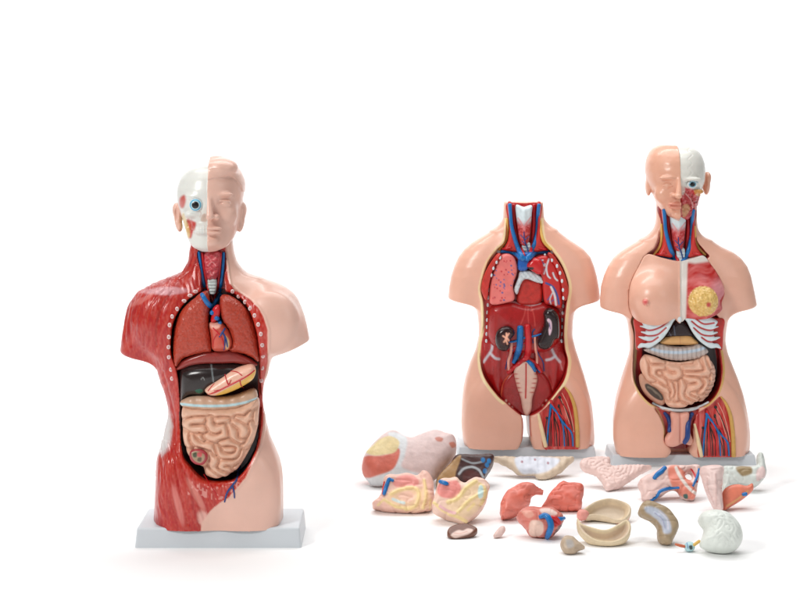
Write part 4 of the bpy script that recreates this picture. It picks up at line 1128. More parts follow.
        for x, y, r, cc in ((645.3, 302, 3.3, (222, 132, 120)), (645.3, 302, 1.6, (204, 74, 74)), (708.8, 304.8, 2.6, (206, 100, 80)), (708.8, 304.8, 1.3, (196, 60, 60))):
            a = (1 - sstep(r - .8, r + .6, np.hypot(px - x, (py - y))))[:, None]
            col[:] = col * (1 - a) + lin(cc) * a
        ed = (sdf2(plate, px, py) > -1.2) & (px > 707) & (py > 258) & (n[:, 1] < .5)
        col[ed] = lin((176, 44, 40))
    def dispP(v, n, px, py):
        d = np.hypot((px - 703.3) / 15.2, (py - 301.3) / 15.4)
        return (fbm(v * 200, 23, 2) - .5) * .006 * (d < 1) + .0014 * np.exp(-((px - 679.8) / .9) ** 2) * (n[:, 1] < 0) - .002 * np.exp(-((px - 681.6) / .7) ** 2) * (n[:, 1] < 0)
    finish('breast_plate', T, PL, lo, h, M_BODY, PEACH, paintP, dispP, it=2)
    blob('breastbone_tip', T, 679.6, 319.3, (2.2, 3), M_WHITE, D, flat=.8, seg=16)
    # ---------------------------------------------------------------- ribs
    def ribs(side):
        m = (lambda p: [(1360 - x if side > 0 else x, y) for x, y in p])
        poly = m([(677, 315), (673, 322), (669.5, 329), (665, 336), (660, 341.5), (654, 346), (649, 348.5), (644, 348), (638.5, 349), (641, 344.5), (646, 342.5), (643, 340), (639, 337.5), (645, 336.5), (641.5, 332.5), (646, 331.5), (640.5, 327), (644, 326), (642, 321.5), (650, 317), (662, 312)])
        def rp(col, v, n, px, py):
            for p in ([(641, 328.5), (650, 330.5), (660, 327.5), (668, 321.5)], [(642, 334.5), (649, 336), (658, 334.5), (666, 328)], [(641, 341), (646, 342), (652, 341.5), (658, 337.5)], [(646, 323), (656, 324), (664, 319)]):
                q = np.array(m(p), float)
                stroke(col, px, py, q, .85, (186, 48, 46), .4)
        def rd(v, n, px, py):
            r = 0
            for p in ([(641, 328.5), (650, 330.5), (660, 327.5), (668, 321.5)], [(642, 334.5), (649, 336), (658, 334.5), (666, 328)], [(641, 341), (646, 342), (652, 341.5), (658, 337.5)]):
                q = catmull(np.array(m(p), float), closed=False, n=14)
                d = np.min(np.hypot(px[:, None] - q[None, :, 0], py[:, None] - q[None, :, 1]), 1)
                r = r - .0035 * np.exp(-(d / 1.1) ** 2)
            return r
        return pillow('rib_cartilage', T, poly, D, D - .1, .01, .007, M_ORGAN, (212, 226, 230), rp, curve=(680, 1.1), h=.0015, dispf=rd)
    for side in (-1, 1):
        m = (lambda p: [(1360 - x if side > 0 else x, y) for x, y in p])
        pillow('rib_muscle', T, m([(635, 320), (646, 318), (668, 316), (664, 328), (652, 340), (645, 346), (638, 351), (636.5, 345), (636, 333)]), D, D - .088, .01, .006, M_MUSC, (180, 40, 42), curve=(680, 1.1))
    ribs(-1)
    ribs(1)
    # ---------------------------------------------------------------- belly
    pillow('liver', T, [(665, 334), (671, 325), (676, 320), (683, 320), (690, 326), (694, 334), (690, 338), (680, 338.5), (668, 338)], D, D - .075, .016, .012, M_DARK, (40, 18, 20),
           lambda col, v, n, px, py: (stroke(col, px, py, [(674, 326), (675, 335)], .5, (110, 120, 140), .5, .7), stroke(col, px, py, [(669, 332), (671, 336)], .5, (120, 124, 140), .5, .6)))
    pillow('stomach', T, [(660, 343), (664, 338.5), (670, 336.5), (680, 336), (690, 336), (694.5, 339), (698.5, 343.5), (690, 345.3), (680, 345), (668, 345)], D, D - .084, .014, .012, M_ORGAN, (222, 172, 112),
           lambda col, v, n, px, py: stroke(col, px, py, [(680, 336), (680.5, 345)], .4, (190, 120, 80), .4, .6))
    def tcp(col, v, n, px, py):
        f = fbm(v * 150, 4, 2)
        col[:] = col * (.85 + .3 * f[:, None])
        stroke(col, px, py, [(652, 349), (662, 351.5), (680, 352.5), (696, 350.5), (705, 347.5)], 1.5, (190, 206, 220), .7)
        stroke(col, px, py, [(666, 346), (680, 347.8), (694, 346)], .6, (110, 76, 70), .6, .6)
    pillow('transverse_colon', T, [(644.5, 350.5), (650, 347.5), (658.5, 344), (668, 346), (680, 347), (692, 346), (700, 344.5), (708.5, 351), (704, 356), (696, 359), (680, 360.8), (666, 359.3), (656, 356), (648, 353)], D, D - .092, .015, .012, M_ORGAN, (188, 176, 170), tcp,
           disp=lambda X2, Z2, s2, h: .002 * np.sin(X2 * 520), curve=(680, 1.0))
    pillow('ascending_colon', T, [(639.5, 376), (643, 374), (648, 378), (656, 385), (664, 392), (666, 400), (662, 405.5), (652, 401), (644, 393), (640, 384)], D, D - .082, .014, .012, M_ORGAN, (196, 148, 124),
           lambda col, v, n, px, py: (paint(col, px, py, [(645, 384.5), (647.5, 383.7), (651, 385.5), (657, 389), (662, 394.5), (663.5, 399), (661, 400.5), (655, 398), (649, 393), (645.5, 388)], (70, 58, 50), .5),
                                      [stroke(col, px, py, p, .9, (128, 116, 100), .6, .8) for p in ([(648, 387), (652, 389), (656, 393)], [(654, 391), (659, 395), (661, 398)])]))
    coils = coil_relief([[(645.5,357.8),(644.9,368.3),(647.8,378.9),(653.7,381.2)],[(647.8,356.7),(652.5,360.2),(664.2,363.1)],[(665.3,367.2),(656.0,367.8),(654.3,373.6),(660.7,378.9),(665.3,383.5)],[(667.7,367.2),(675.9,368.3),(679.4,373.0),(672.4,378.3),(665.9,374.2)],[(670.0,361.9),(681.7,361.9),(693.4,360.8)],[(685.2,368.9),(700.4,367.2),(696.9,361.3)],[(686.4,373.6),(698.0,374.2),(709.7,373.0),(705.0,364.8),(703.9,357.8)],[(685.2,378.3),(695.7,378.9),(700.4,383.5),(693.4,388.2),(688.7,395.2),(696.9,399.9)],[(705.0,378.9),(707.4,383.5),(703.9,390.5),(700.4,394.0)],[(712.6,375.3),(713.2,382.4),(709.7,389.4)],[(654.8,384.7),(661.8,387.0),(667.7,391.7),(668.9,398.7)],[(671.2,383.5),(673.5,391.7),(671.2,396.4)],[(681.7,381.2),(679.9,394.0),(685.2,399.9),(692.2,402.2)],[(675.9,383.5),(677.0,391.7),(675.9,399.9)],[(667.7,404.5),(677.0,403.9),(685.2,405.7)],[(709.7,359.0),(712.0,368.3)],[(700.4,396.4),(706.2,395.2)],[(658.9,373.6),(660.1,374.2)],[(691.0,392.9),(698.0,395.2)]], 3.6, D - .098, .0195)
    pillow('descending_colon', T, [(708, 362), (712, 362), (715.5, 371), (714, 384), (708.5, 395), (702, 401), (698, 400), (703, 385)], D, D - .088, .014, .012, M_ORGAN, (214, 172, 152), disp=lambda X2, Z2, s2, h: .003 * np.sin(Z2 * 480))
    pillow('small_intestine', T, [(642, 360.5), (647, 356), (656, 357.5), (665, 361), (680, 362.5), (695, 359.8), (707, 355.2), (711.5, 363), (714, 374), (711, 386), (704, 397), (697, 402.5), (687.5, 406.5), (676, 408.5), (668.5, 406.5), (664.5, 401), (663.5, 395), (657, 388.5), (649.5, 383.5), (643.5, 375), (641, 367)],
           D, D - .098, .02, .017, M_ORGAN, (232, 184, 158), None, coils, curve=(680, .9), dome=.008, h=.0017)
    tube('bladder_band', T, [[(653, 403.5, 1.5), (660, 407, 1.6), (669, 409.6, 1.7), (680, 410.4, 1.7), (691, 409.3, 1.7), (700, 406.8, 1.6), (708.5, 402.5, 1.4)]], M_WHITE, D, .4)
    # ---------------------------------------------------------------- groin
    pillow('spermatic_tissue', T, [(671, 413), (680, 413.5), (689, 413), (688.5, 423), (690.5, 433), (693, 441), (690, 445.5), (683.5, 443.5), (679, 445.5), (672, 447.2), (666.3, 445), (665, 439), (668.5, 433), (671.5, 424)], D, D - .106, .016, .013, M_BODY, (226, 164, 146),
           lambda col, v, n, px, py: (stroke(col, px, py, [(680, 413), (680.3, 428), (680, 441)], .4, (190, 110, 96), .5, .6), stroke(col, px, py, [(673, 418), (672.5, 430)], .5, (206, 120, 108), .6, .4)),
           disp=lambda X2, Z2, s2, h: -.004 * np.exp(-((X2 - un(680.2, 0, D - .1)[0]) / .003) ** 2), h=.0016)
    tube('groin_vein', T, [[(664.5, 413, 1.6), (668, 417.5, 2.2), (670, 424, 2.4), (669.5, 431, 2.2)], [(692.5, 413.5, 1.8), (689, 419, 2.4), (687.8, 428, 2.5), (687.5, 437, 2.6), (684.6, 442.5, 2.2)]], M_NAVY, D, .5)
    thigh_panel(T, D, 156, 9.8)
    # ---------------------------------------------------------------- neck
    tube('jaw_vein', T, [[(692.3, 190, 1.3), (692, 200, 1.6), (692.5, 211, 1.8)]], M_BLUE, D, .4)
    # ---------------------------------------------------------------- head
    h = .0015
    lo = np.array([un(638, 0, D)[0], D - .13, un(0, 226, D)[2]])
    hi = np.array([un(717, 0, D)[0], D + .11, un(0, 141, D)[2]])
    X, Y, Z = grid(lo, hi, h)
    skin = [(145.2, 660, 694, -.03, .03), (146.4, 655.5, 698, -.046, .05), (149, 652, 701, -.058, .066), (154, 648.7, 703.8, -.072, .08), (161, 646.2, 705.8, -.082, .09), (170, 645.5, 706, -.087, .095), (180, 647, 705, -.086, .094), (188, 649.6, 703, -.085, .09),
            (196, 653.5, 700, -.086, .078), (203, 656, 698, -.087, .06), (209, 659.3, 696.5, -.087, .03), (213.5, 663.5, 693.5, -.085, 0), (217, 669, 689, -.08, -.03), (219.3, 675, 684, -.07, -.05)]
    skull = [(146.5, 664, 690, -.03, .03), (148, 660, 694.5, -.046, .05), (151, 656, 698.5, -.06, .066), (156, 653, 702, -.072, .08), (163, 651, 704.4, -.082, .09), (171, 650, 705, -.086, .093), (180, 651, 704.5, -.084, .09), (186, 652, 703, -.076, .088),
             (194, 655, 700, -.072, .076), (202, 657, 697.5, -.07, .06), (209, 662, 694, -.07, .03), (214, 668, 689, -.068, 0), (218, 676, 684, -.06, -.05)]
    A, B = loft(X, Y, Z, skin, D, 2.1, w=37), loft(X, Y, Z, skull, D, 2.1, w=37)
    def cc(px, py, dy):
        c = un(px, py, D + dy)
        return (c[0], D + dy, c[2])
    mm = D / FPX
    def e(px, py, dy, rx, ry, rz):
        return ell(X, Y, Z, cc(px, py, dy), (rx * mm, ry * mm, rz * mm))
    A = smin(A, e(668, 178, -.077, 9, 4, 2.2), .007)
    A = smax(A, -e(667.5, 184.5, -.1, 7.5, 9, 4.3), .006)
    A = smin(A, e(667.8, 185.2, -.071, 4.6, 4.4, 3.6), .002)
    A = smin(A, capsule(X, Y, Z, cc(663.5, 185.6, -.078), cc(672, 185.8, -.082), .0018, .0022), .002)
    A = smin(A, capsule(X, Y, Z, cc(679.6, 179, -.084), cc(679, 193, -.1), .006, .009), .006)
    A = smin(A, e(673.4, 195, -.09, 3.2, 4.2, 2.5), .003)
    A = smin(A, e(678.4, 196, -.103, 3.8, 4, 2.8), .003)
    A = smax(A, -e(673.8, 197.2, -.098, 1.5, 2.6, .8), .001)
    A = smin(A, e(677, 203.7, -.0905, 9, 4, 1.8), .003)
    A = smin(A, e(677, 207.3, -.0885, 8, 4.2, 2.1), .003)
    A = smax(A, -capsule(X, Y, Z, cc(669, 205.4, -.091), cc(681, 205.4, -.101), .001, .0016), .0015)
    A = smin(A, e(679, 214.5, -.08, 7.5, 5.5, 4.6), .008)
    A = smin(A, e(662, 195, -.056, 7, 7, 7), .02)
    A = smin(A, e(648.3, 186, .012, 3, 8, 10), .004)
    B = smax(B, -e(692, 184.3, -.094, 7.4, 9.5, 5.2), .004)
    B = smin(B, e(692, 179, -.08, 9, 4, 2), .005)
    B = smin(B, e(697, 191.5, -.06, 6, 5.5, 2.6), .006)
    B = smax(B, -e(689, 201, -.09, 7, 6, 8), .006)
    R = smin(e(706.2, 184, .008, 3.8, 8, 11), e(707.3, 177.5, .01, 3.8, 8, 6), .005)
    R = smax(R, -e(705.8, 183, -.018, 2.2, 4, 7), .003)
    split = (680.3 - 400) / FPX * (D - .08)
    F = np.where(X < split, A, B)
    F = smin(F, np.where(X < split, .05, R), .003)
    F = smax(F, np.where(Y > D - .045, (un(0, 212, D)[2] - Z), -1) + 0 * F, .006)
    def paintH(col, v, n, px, py):
        sk = v[:, 0] >= split - 1e-4
        ear = sk & (v[:, 1] > D - .03) & (px > 701.5) & (py > 172) & (py < 196)
        bone = (sk & ~ear) * 1.0
        col[bone > 0] = lin((226, 224, 216))
        f = fbm(v * np.array([190, 100, 190]), 41, 3)
        low = bone * sstep(187, 190, py + .25 * (690 - px))
        mus = np.clip(lin((190, 58, 62)) + ((f - .5) * .7)[:, None] * np.array([1, .8, .8]), .02, 1)
        col[:] = col * (1 - low[:, None]) + mus * low[:, None]
        paint(col, px, py, [(694.5, 189.5), (699, 189), (703, 190.5), (702, 195), (697, 196), (694.5, 193)], (208, 146, 70), .8, .95, bone)
        paint(col, px, py, [(682, 207), (687, 204), (690, 208), (687, 215), (683, 217)], (214, 170, 120), 1.0, .7, bone)
        paint(col, px, py, [(681, 187), (684, 186), (685, 192), (682, 195)], (226, 216, 206), .8, .8, bone)
        stroke(col, px, py, [(686, 194), (691, 200), (693, 208)], .5, (230, 180, 176), .5, .7, bone)
        lip = (1 - sstep(.7, 1.2, np.hypot((px - 677) / 9.5, (py - 205.5) / 4))) * (px < 680.5) * (n[:, 1] < 0)
        col[:] = col * (1 - .55 * lip[:, None]) + lin((206, 110, 94)) * .55 * lip[:, None]
        stroke(col, px, py, [(660.5, 178.5), (667, 176.5), (675, 178.5)], .9, (200, 146, 122), 1.0, .35, ~sk * 1.0)
        sn = sk & (py > 214) & (v[:, 1] > D - .05)
        col[sn] = lin((170, 50, 44))
    def dispH(v, n, px, py):
        sk = v[:, 0] >= split - 1e-4
        f = fbm(v * np.array([190, 100, 190]), 41, 2)
        low = sk * sstep(188, 191, py) * (v[:, 1] < D - .02)
        su = sk * np.exp(-((np.abs(px - 690 - 2 * np.sin(py * .7)) - 0) / .7) ** 2) * (py < 178)
        hair = .0007 * (fbm(np.stack([px * .22, py * .22, v[:, 1] * 50], 1), 12, 2) - .5) * ~sk * (py < 176)
        return (f - .5) * .006 * low - .0007 * su + hair
    finish('head', T, F, lo, h, M_BODY, (226, 170, 144), paintH, dispH, it=2)
    def eyecol(V):
        a = np.degrees(np.arccos(np.clip(-V[:, 1], -1, 1)))
        c = np.tile(lin((232, 238, 240)), (len(V), 1))
        c[a < 46] = lin((120, 176, 196))
        c[a < 34] = lin((14, 14, 18))
        return c
    blob('eye', T, 692, 184.3, (5.0, 4.2), M_GLOSS, D, eyecol, flat=.75, lift=.004, seg=40)
    tube('eyelid', T, [[(687, 185, .5), (689, 181.8, .8), (693, 180.8, .9), (698, 182.6, .6)]], material('pale_blue_lid_paint', .4, (168, 196, 206)), D, .3)
    return T
# =================================================================== loose organs lying in front of the two smaller models
def loose(name, label, poly, base, th=.03, r=.02, theta=55, paintf=None, mat=None, disp=None, dispf=None, h=.0022, dome=0., base_py=None, smooth=True, parent=None, off=0., cat='organ model', holes=()):
    """a solid organ resting on the table: outline given where it is seen, on a plane leaning back by theta; off moves the piece towards the viewer"""
    if parent is None:
        SURF.clear()
    q = catmull(poly) if smooth else np.asarray(poly, float)
    th_ = math.radians(theta)
    c, s = math.cos(th_), math.sin(th_)
    d0 = ground_d(base_py or q[:, 1].max())
    def onplane(p):
        p = np.asarray(p, float)
        r2 = np.stack([(p[:, 0] - 400) / FPX, np.ones(len(p)), -(p[:, 1] - HZ) / FPX], 1)
        n = np.array([0, -s, c])
        t = ((np.array([0, d0, 0]) - np.array([0, 0, CAMH])) @ n) / (r2 @ n)
        P = r2 * t[:, None] + np.array([0, 0, CAMH])
        return np.stack([P[:, 0], (P[:, 1] - d0) * c + P[:, 2] * s], 1)
    uv = onplane(q)
    m0 = th + dome + .012
    lo = np.array([uv[:, 0].min() - 4 * h, -m0, uv[:, 1].min() - 4 * h])
    hi = np.array([uv[:, 0].max() + 4 * h, m0, uv[:, 1].max() + 4 * h])
    U, M, W = grid(lo, hi, h)
    U2, W2 = U[:, 0, :], W[:, 0, :]
    s2 = sdf2(uv, U2, W2)
    for hp in holes:
        s2 = np.maximum(s2, -sdf2(onplane(catmull(hp)), U2, W2))
    yc = np.zeros_like(s2)
    if dome:
        R = -s2.min()
        yc = yc - dome * np.sqrt(np.clip(1 - (1 - np.clip(-s2 / R, 0, 1)) ** 2, 0, 1))
    if disp is not None:
        yc = yc - disp(U2 + 0 * W2, W2 + 0 * U2, s2, h)
    r = min(r, th)
    qx = (s2 + r)[:, None, :] + 0 * M
    qy = np.abs(M - yc[:, None, :]) - th + r
    F = np.minimum(np.maximum(qx, qy), 0) + np.hypot(np.maximum(qx, 0), np.maximum(qy, 0)) - r
    F = smax(F, .0012 - (W * s - (M - off) * c), .003)
    def xf(v):
        m = v[:, 1] - off
        return np.stack([v[:, 0], d0 + v[:, 2] * c + m * s, v[:, 2] * s - m * c], 1)
    o = finish(name, parent, F, lo, h, mat or M_LOOSE, base, paintf, dispf, 2, origin=None if parent else ((q[:, 0].mean() - 400) / FPX * d0, d0, 0), xform=xf)
    if parent is None:
        tag(o, label, cat, 'loose organ models on the table')
    return o

def speck(col, v, amount=.12, sc=110, seed=2):
    f = fbm(v * sc, seed, 3)
    col[:] = np.clip(col * (1 + (f - .5) * 2 * amount)[:, None], 0, 1)

def folds(a, lines=(), w=1.3):
    """soft creased relief plus raised ridges along the given lines"""
    def f(v, n, px, py):
        q = np.stack([px * .1 + 1.2 * fbm(v * 20, 8, 1), py * .15, v[:, 1] * 10], 1)
        r = a * .9 * (fbm(q, 15, 2) - .5) - a * .35 * np.exp(-((vnoise(q * 1.3, 33) - .5) / .07) ** 2) * (n[:, 1] < -.2)
        for L in lines:
            c = catmull(np.array(L, float), closed=False, n=14)
            d = np.min(np.hypot(px[:, None] - c[None, :, 0], py[:, None] - c[None, :, 1]), 1)
            r = r + .0035 * np.exp(-(d / w) ** 2) * (n[:, 1] < 0)
        return r
    return f

def rub(a):
    return lambda v, n, px, py: (fbm(v * 70, 6, 3) - .5) * a

def loose_organs():
    # ---- front chest plate lying at the back
    def p1(col, v, n, px, py):
        paint(col, px, py, [(388, 433), (398, 433), (407, 439), (405, 455), (402, 467), (420, 474), (432, 480), (420, 484), (372, 486), (366, 477), (378, 476), (392, 468), (397, 452), (394, 442)], (226, 230, 232), 1.6)
        paint(col, px, py, [(361, 462), (366, 456), (380, 455.5), (391, 453), (398, 448), (400, 453), (396, 465), (390, 471), (378, 475), (368, 478), (362, 474)], (218, 116, 98), 1.2)
        st = fbm(np.stack([px * .08, py * .5, px * 0], 1), 4, 2)
        paint(col, px, py, [(366, 452), (372, 446), (380, 439), (389, 436), (397, 439), (399.5, 444), (395, 452), (385, 454.5), (374, 455.5)], (234, 214, 158), 1.0)
        paint(col, px, py, [(435, 438), (439, 436.8), (443, 438.5), (441.5, 441.5), (437, 441)], (206, 130, 112), .9)
        paint(col, px, py, [(449, 443), (454, 442), (456, 446), (452, 448)], (216, 140, 120), .9)
        speck(col, v, .06)
    loose('chest_plate', 'front chest plate with yellow fat patch and pale pink breast lying behind the other organs', [(362, 465), (364, 457), (368, 452), (376, 443), (384, 436.5), (391, 433.5), (398, 434.5), (405, 438.5), (411, 440.5), (418, 438), (427, 434.5), (436, 433), (446, 436), (455, 439.5), (456.5, 449), (454, 459), (443, 471), (434, 480), (420, 485), (395, 486), (375, 487), (367, 480), (362.5, 473)],
          (232, 208, 204), .03, .028, 48, p1, dome=.022, dispf=rub(.002),
          disp=lambda X2, Z2, s2, h: -.012 * np.exp(-((X2 - .035) / .012) ** 2) * 0)
    # ---- dark liver block with tan cut side
    def p2(col, v, n, px, py):
        paint(col, px, py, [(436, 484), (440, 474), (457, 457), (461, 457), (456, 472), (452, 488), (436, 490)], (176, 138, 92), .8)
        stroke(col, px, py, [(459, 474), (464, 468.5), (472, 467), (479, 470), (483, 477)], 1.1, (176, 182, 186), .6)
        stroke(col, px, py, [(462, 459), (472, 463), (482, 462)], .8, (150, 156, 160), .6)
        paint(col, px, py, [(463, 474), (470, 470), (478, 473), (482, 480), (474, 484), (464, 480)], (84, 40, 36), .8)
        for x, y in ((483, 460), (487, 465), (485, 471), (489, 461)):
            a = (1 - sstep(1.6, 2.6, np.hypot(px - x, (py - y) * .8)))[:, None]
            col[:] = col * (1 - a) + lin((44, 120, 180)) * a
        speck(col, v, .15)
    b = loose('liver_model', 'dark brown liver block with tan cut side beside the chest plate', [(436, 485), (441, 475), (450, 466), (457.5, 457.5), (475, 457.5), (492.5, 457.5), (492, 466), (486, 475), (484, 481), (476, 487), (464, 489), (448, 489)], (66, 38, 36), .03, .012, 55, p2, mat=M_ORGAN, dispf=rub(.003))
    # ---- two pelvis halves
    def p3(col, v, n, px, py):
        speck(col, v, .05)
        paint(col, px, py, [(396, 478), (404, 474.5), (415, 476.5), (419, 483), (412, 488), (400, 488), (393, 484)], (228, 148, 140), 1.2)
        paint(col, px, py, [(388, 494), (400, 487), (418, 487), (428, 490), (430, 506), (415, 511), (398, 509), (386, 503)], (236, 206, 160), 2.5, .6)
        for p, w in (([(391, 494), (402, 489), (414, 488), (419, 494), (416, 505), (406, 509)], 2.0), ([(385, 500), (395, 506), (405, 508)], 1.5), ([(424, 480), (426, 495), (423, 508)], 1.6), ([(431, 500), (430, 509)], 1.0), ([(378, 505), (384, 499)], 1.2)):
            stroke(col, px, py, p, w, (234, 208, 148), 1.0, .9)
        stroke(col, px, py, [(393, 499), (399, 501.5), (404, 503)], 1.5, (202, 216, 212), .6)
        paint(col, px, py, [(398, 495), (408, 491), (414, 495), (411, 502), (402, 500)], (230, 186, 168), .8, .8)
    a3 = loose('pelvis_model', 'pink and yellow pelvis half with blue vein stub under the chest plate', [(372.5, 505.5), (379, 499), (382, 491), (384, 480), (389, 477), (396, 477.5), (406, 475.5), (416, 478), (419.5, 476), (423, 473), (429, 475), (432.5, 483), (434, 496), (433, 506), (428, 511), (417, 513.5), (398, 513), (382, 509.5)], (234, 190, 174), .03, .016, 55, p3, dispf=folds(.006, ([(391, 494), (402, 489), (414, 488), (419, 494), (416, 505), (406, 509)], [(424, 480), (426, 495), (423, 508)], [(385, 500), (395, 506), (405, 508)])))
    tube('vein', a3, [[(389, 479, 1.8), (386.5, 486, 2.1), (384, 494, 1.8)], [(389, 479, 1.8), (393, 480.5, 1.5)]], M_BLUE, 3.86, .5)
    tube('artery', a3, [[(384.5, 482, .9), (383, 488, .9), (382.5, 494, .8)]], M_RED, 3.86, .5)
    def p4(col, v, n, px, py):
        speck(col, v, .05)
        paint(col, px, py, [(437, 492), (440, 483), (450, 481), (458, 481), (461, 490), (456, 497), (444, 498)], (228, 140, 132), 1.2)
        paint(col, px, py, [(452, 499), (462, 491), (476, 482), (486, 487), (484, 502), (470, 517), (456, 516), (446, 508)], (236, 208, 160), 2.5, .6)
        for p, w in (([(448, 502), (458, 498), (466, 488), (476, 481)], 2.2), ([(434, 503), (446, 512), (456, 516), (466, 521)], 1.8), ([(458, 512), (470, 500), (484, 492)], 2.0), ([(480, 484), (486, 492), (481, 505)], 1.6), ([(468, 510), (474, 504)], 1.4)):
            stroke(col, px, py, p, w, (236, 210, 146), 1.0, .9)
        paint(col, px, py, [(478, 490), (480, 485), (483, 487), (483, 496), (480, 498.5), (478, 496)], (196, 220, 214), .6)
        stroke(col, px, py, [(440, 506), (448, 511), (455, 513)], 1.3, (232, 182, 184), .8)
    a4 = loose('pelvis_model', 'cream and pink pelvis half with pointed bottom beside the brown kidney slice', [(434.5, 498), (437.5, 488), (441, 481.5), (450, 480.5), (457, 480), (464, 485), (470, 482), (477, 479), (484, 481), (488.5, 486), (487.5, 497), (482, 509), (475, 517), (466, 523.5), (459, 524), (450, 518.5), (441, 515), (432, 508)], (236, 200, 182), .03, .014, 58, p4, dispf=folds(.006, ([(448, 502), (458, 498), (466, 488), (476, 481)], [(434, 503), (446, 512), (456, 516), (466, 521)], [(458, 512), (470, 500), (484, 492)])))
    tube('vein', a4, [[(440, 481.5, 1.9), (445, 483, 2.2), (447.5, 484, 1.6)]], M_BLUE, 3.8, .5)
    # ---- kidney slice
    def p5(col, v, n, px, py):
        speck(col, v, .2)
        paint(col, px, py, [(451, 535), (455, 531.5), (459, 530), (463, 530.5), (468, 528.5), (473, 530), (469, 534), (461, 536.5), (455, 538)], (224, 196, 184), .9)
        stroke(col, px, py, [(454, 533), (460, 533.5), (467, 531.5)], .5, (190, 120, 100), .5, .5)
    loose('kidney_model', 'flat brown kidney slice with pale centre in front of the pelvis halves', [(447, 534), (449, 529.5), (455, 526.5), (463, 525), (471, 526.5), (477.5, 530.5), (474, 535), (466, 538), (455, 539.5), (449, 538)], (112, 68, 50), .009, .006, 30, p5, h=.0014, mat=M_ORGAN)
    loose('gland_model', 'tiny pale pink gland alone on the white table', [(493.5, 535), (498, 529), (503, 526.5), (505.5, 529), (503, 535), (497, 538.5), (494, 538)], (222, 192, 184), .008, .007, 50, lambda c, v, n, x, y: speck(c, v, .1, 200), h=.0012, dispf=rub(.003))
    # ---- lungs
    def pl(col, v, n, px, py):
        speck(col, v, .14, 70)
        f = fbm(np.stack([px * .12, py * .2, px * 0], 1), 5, 2)
        col[:] = np.clip(col + ((f - .5) * .14)[:, None], 0, 1)
    loose('lung_model', 'salmon red lung half with curved tip left of the heart', [(500.5, 519.5), (500, 506), (503, 499), (508.5, 492.5), (516, 486.5), (524, 484.5), (533, 485.5), (538, 489.5), (543, 493), (536, 493), (531, 497), (529.5, 504), (524, 511), (516, 515), (507, 519), (502, 521)], (216, 118, 102), .026, .016, 55, pl, dome=.01, dispf=folds(.006))
    loose('lung_model', 'square salmon red lung half behind the opened stomach', [(541, 511), (546, 501), (550, 494.5), (556, 487), (562, 483), (568, 485), (575, 485), (582, 487), (583, 496), (580, 510), (573, 512), (558, 511.5)], (216, 112, 96), .024, .012, 55, pl, dome=.006, dispf=folds(.007))
    # ---- heart
    def ph(col, v, n, px, py):
        speck(col, v, .08)
        paint(col, px, py, [(530, 522), (537, 520), (543, 523), (543, 533), (537, 537), (529, 534)], (232, 196, 180), .8)
        paint(col, px, py, [(540, 509), (549, 508), (557, 513), (553, 516), (543, 514)], (226, 194, 184), .8)
        paint(col, px, py, [(551, 522), (557, 517), (562, 519), (559, 526), (553, 527)], (206, 34, 40), .8)
        paint(col, px, py, [(553, 534), (559, 527), (562, 522), (562, 528), (556, 535)], (110, 50, 48), .8)
        paint(col, px, py, [(521, 511), (530, 510), (534, 515), (528, 518)], (226, 168, 150), 1.0, .7)
    hb = loose('heart_model', 'heart with blue and red great vessels on the white table', [(517, 516), (521.5, 510.5), (530, 508.5), (541, 508.5), (550, 508), (557, 512), (563, 517), (563, 524), (556, 533), (548, 538.5), (538, 538), (530, 535.5), (525, 528), (519, 521)], (212, 120, 106), .026, .02, 58, ph, dome=.012, dispf=folds(.005))
    tube('vena_cava', hb, [[(540, 517, 2.0), (545, 515.5, 2.8), (549, 519, 3.2), (551, 526, 3.2), (549, 533, 3.0), (547, 537.5, 2.4)], [(557, 518.5, 1.6), (561, 519, 2), (564.5, 518, 1.6)]], M_BLUE, 3.64, .6)
    tube('aorta', hb, [[(551.5, 517.5, 2.2), (556, 519, 2.6), (559.5, 523, 2.2)]], M_RED, 3.64, .6)
    # ---- gall bladder
    loose('gall_bladder_model', 'small brown pear shaped organ with pointed end in front of the stomach', [(560.5, 544), (562, 538.5), (567, 536), (573, 537.5), (578, 542), (585, 548), (579, 550.5), (574, 554.5), (567, 554.5), (562.5, 550)], (184, 162, 138), .014, .012, 50, lambda c, v, n, x, y: (speck(c, v, .14, 120), paint(c, x, y, [(566, 540), (572, 540), (574, 546), (568, 548)], (176, 174, 174), 1.5, .7)), h=.0016, dispf=rub(.003))
    # ---- opened stomach
    def ps(col, v, n, px, py):
        speck(col, v, .08, 140)
    def shell(poly):
        return lambda X2, Z2, s2, h: -.02 * sstep(.002, .018, -s2)
    st = loose('stomach_model', 'opened stomach of two beige shells joined at a pink knob', [(577, 520), (582, 526), (592, 529.5), (603, 532), (611, 530), (618, 526), (626, 522), (630.5, 527), (629.5, 536), (622, 543.5), (609, 547), (594, 544.5), (583, 537), (577.5, 529)], (222, 202, 168), .016, .01, 42,
               lambda c, v, n, x, y: (speck(c, v, .08, 140), paint(c, x, y, [(579, 524), (590, 531), (604, 534), (616, 530), (627, 524), (628, 533), (620, 539), (606, 540), (592, 537), (582, 531)], (206, 182, 160), 1.0, .8)), disp=shell(0), h=.0018)
    up = loose('upper_shell', None, [(577.5, 514), (582, 511.5), (590, 506), (598, 502), (609, 500), (621, 502.5), (629.5, 507), (631, 514), (626, 522), (617, 524), (606, 520.5), (594, 518.5), (586, 519)], (214, 194, 164), .012, .009, 35,
               lambda c, v, n, x, y: (speck(c, v, .08, 140), paint(c, x, y, [(590, 513), (600, 507), (612, 505), (624, 509), (624, 516), (614, 519), (602, 515)], (198, 178, 154), 1.0, .8), stroke(c, x, y, [(616, 524.5), (625, 523), (631, 517)], 1.0, (214, 150, 136), .7, .8)), base_py=525, parent=st, disp=shell(0), h=.0018)
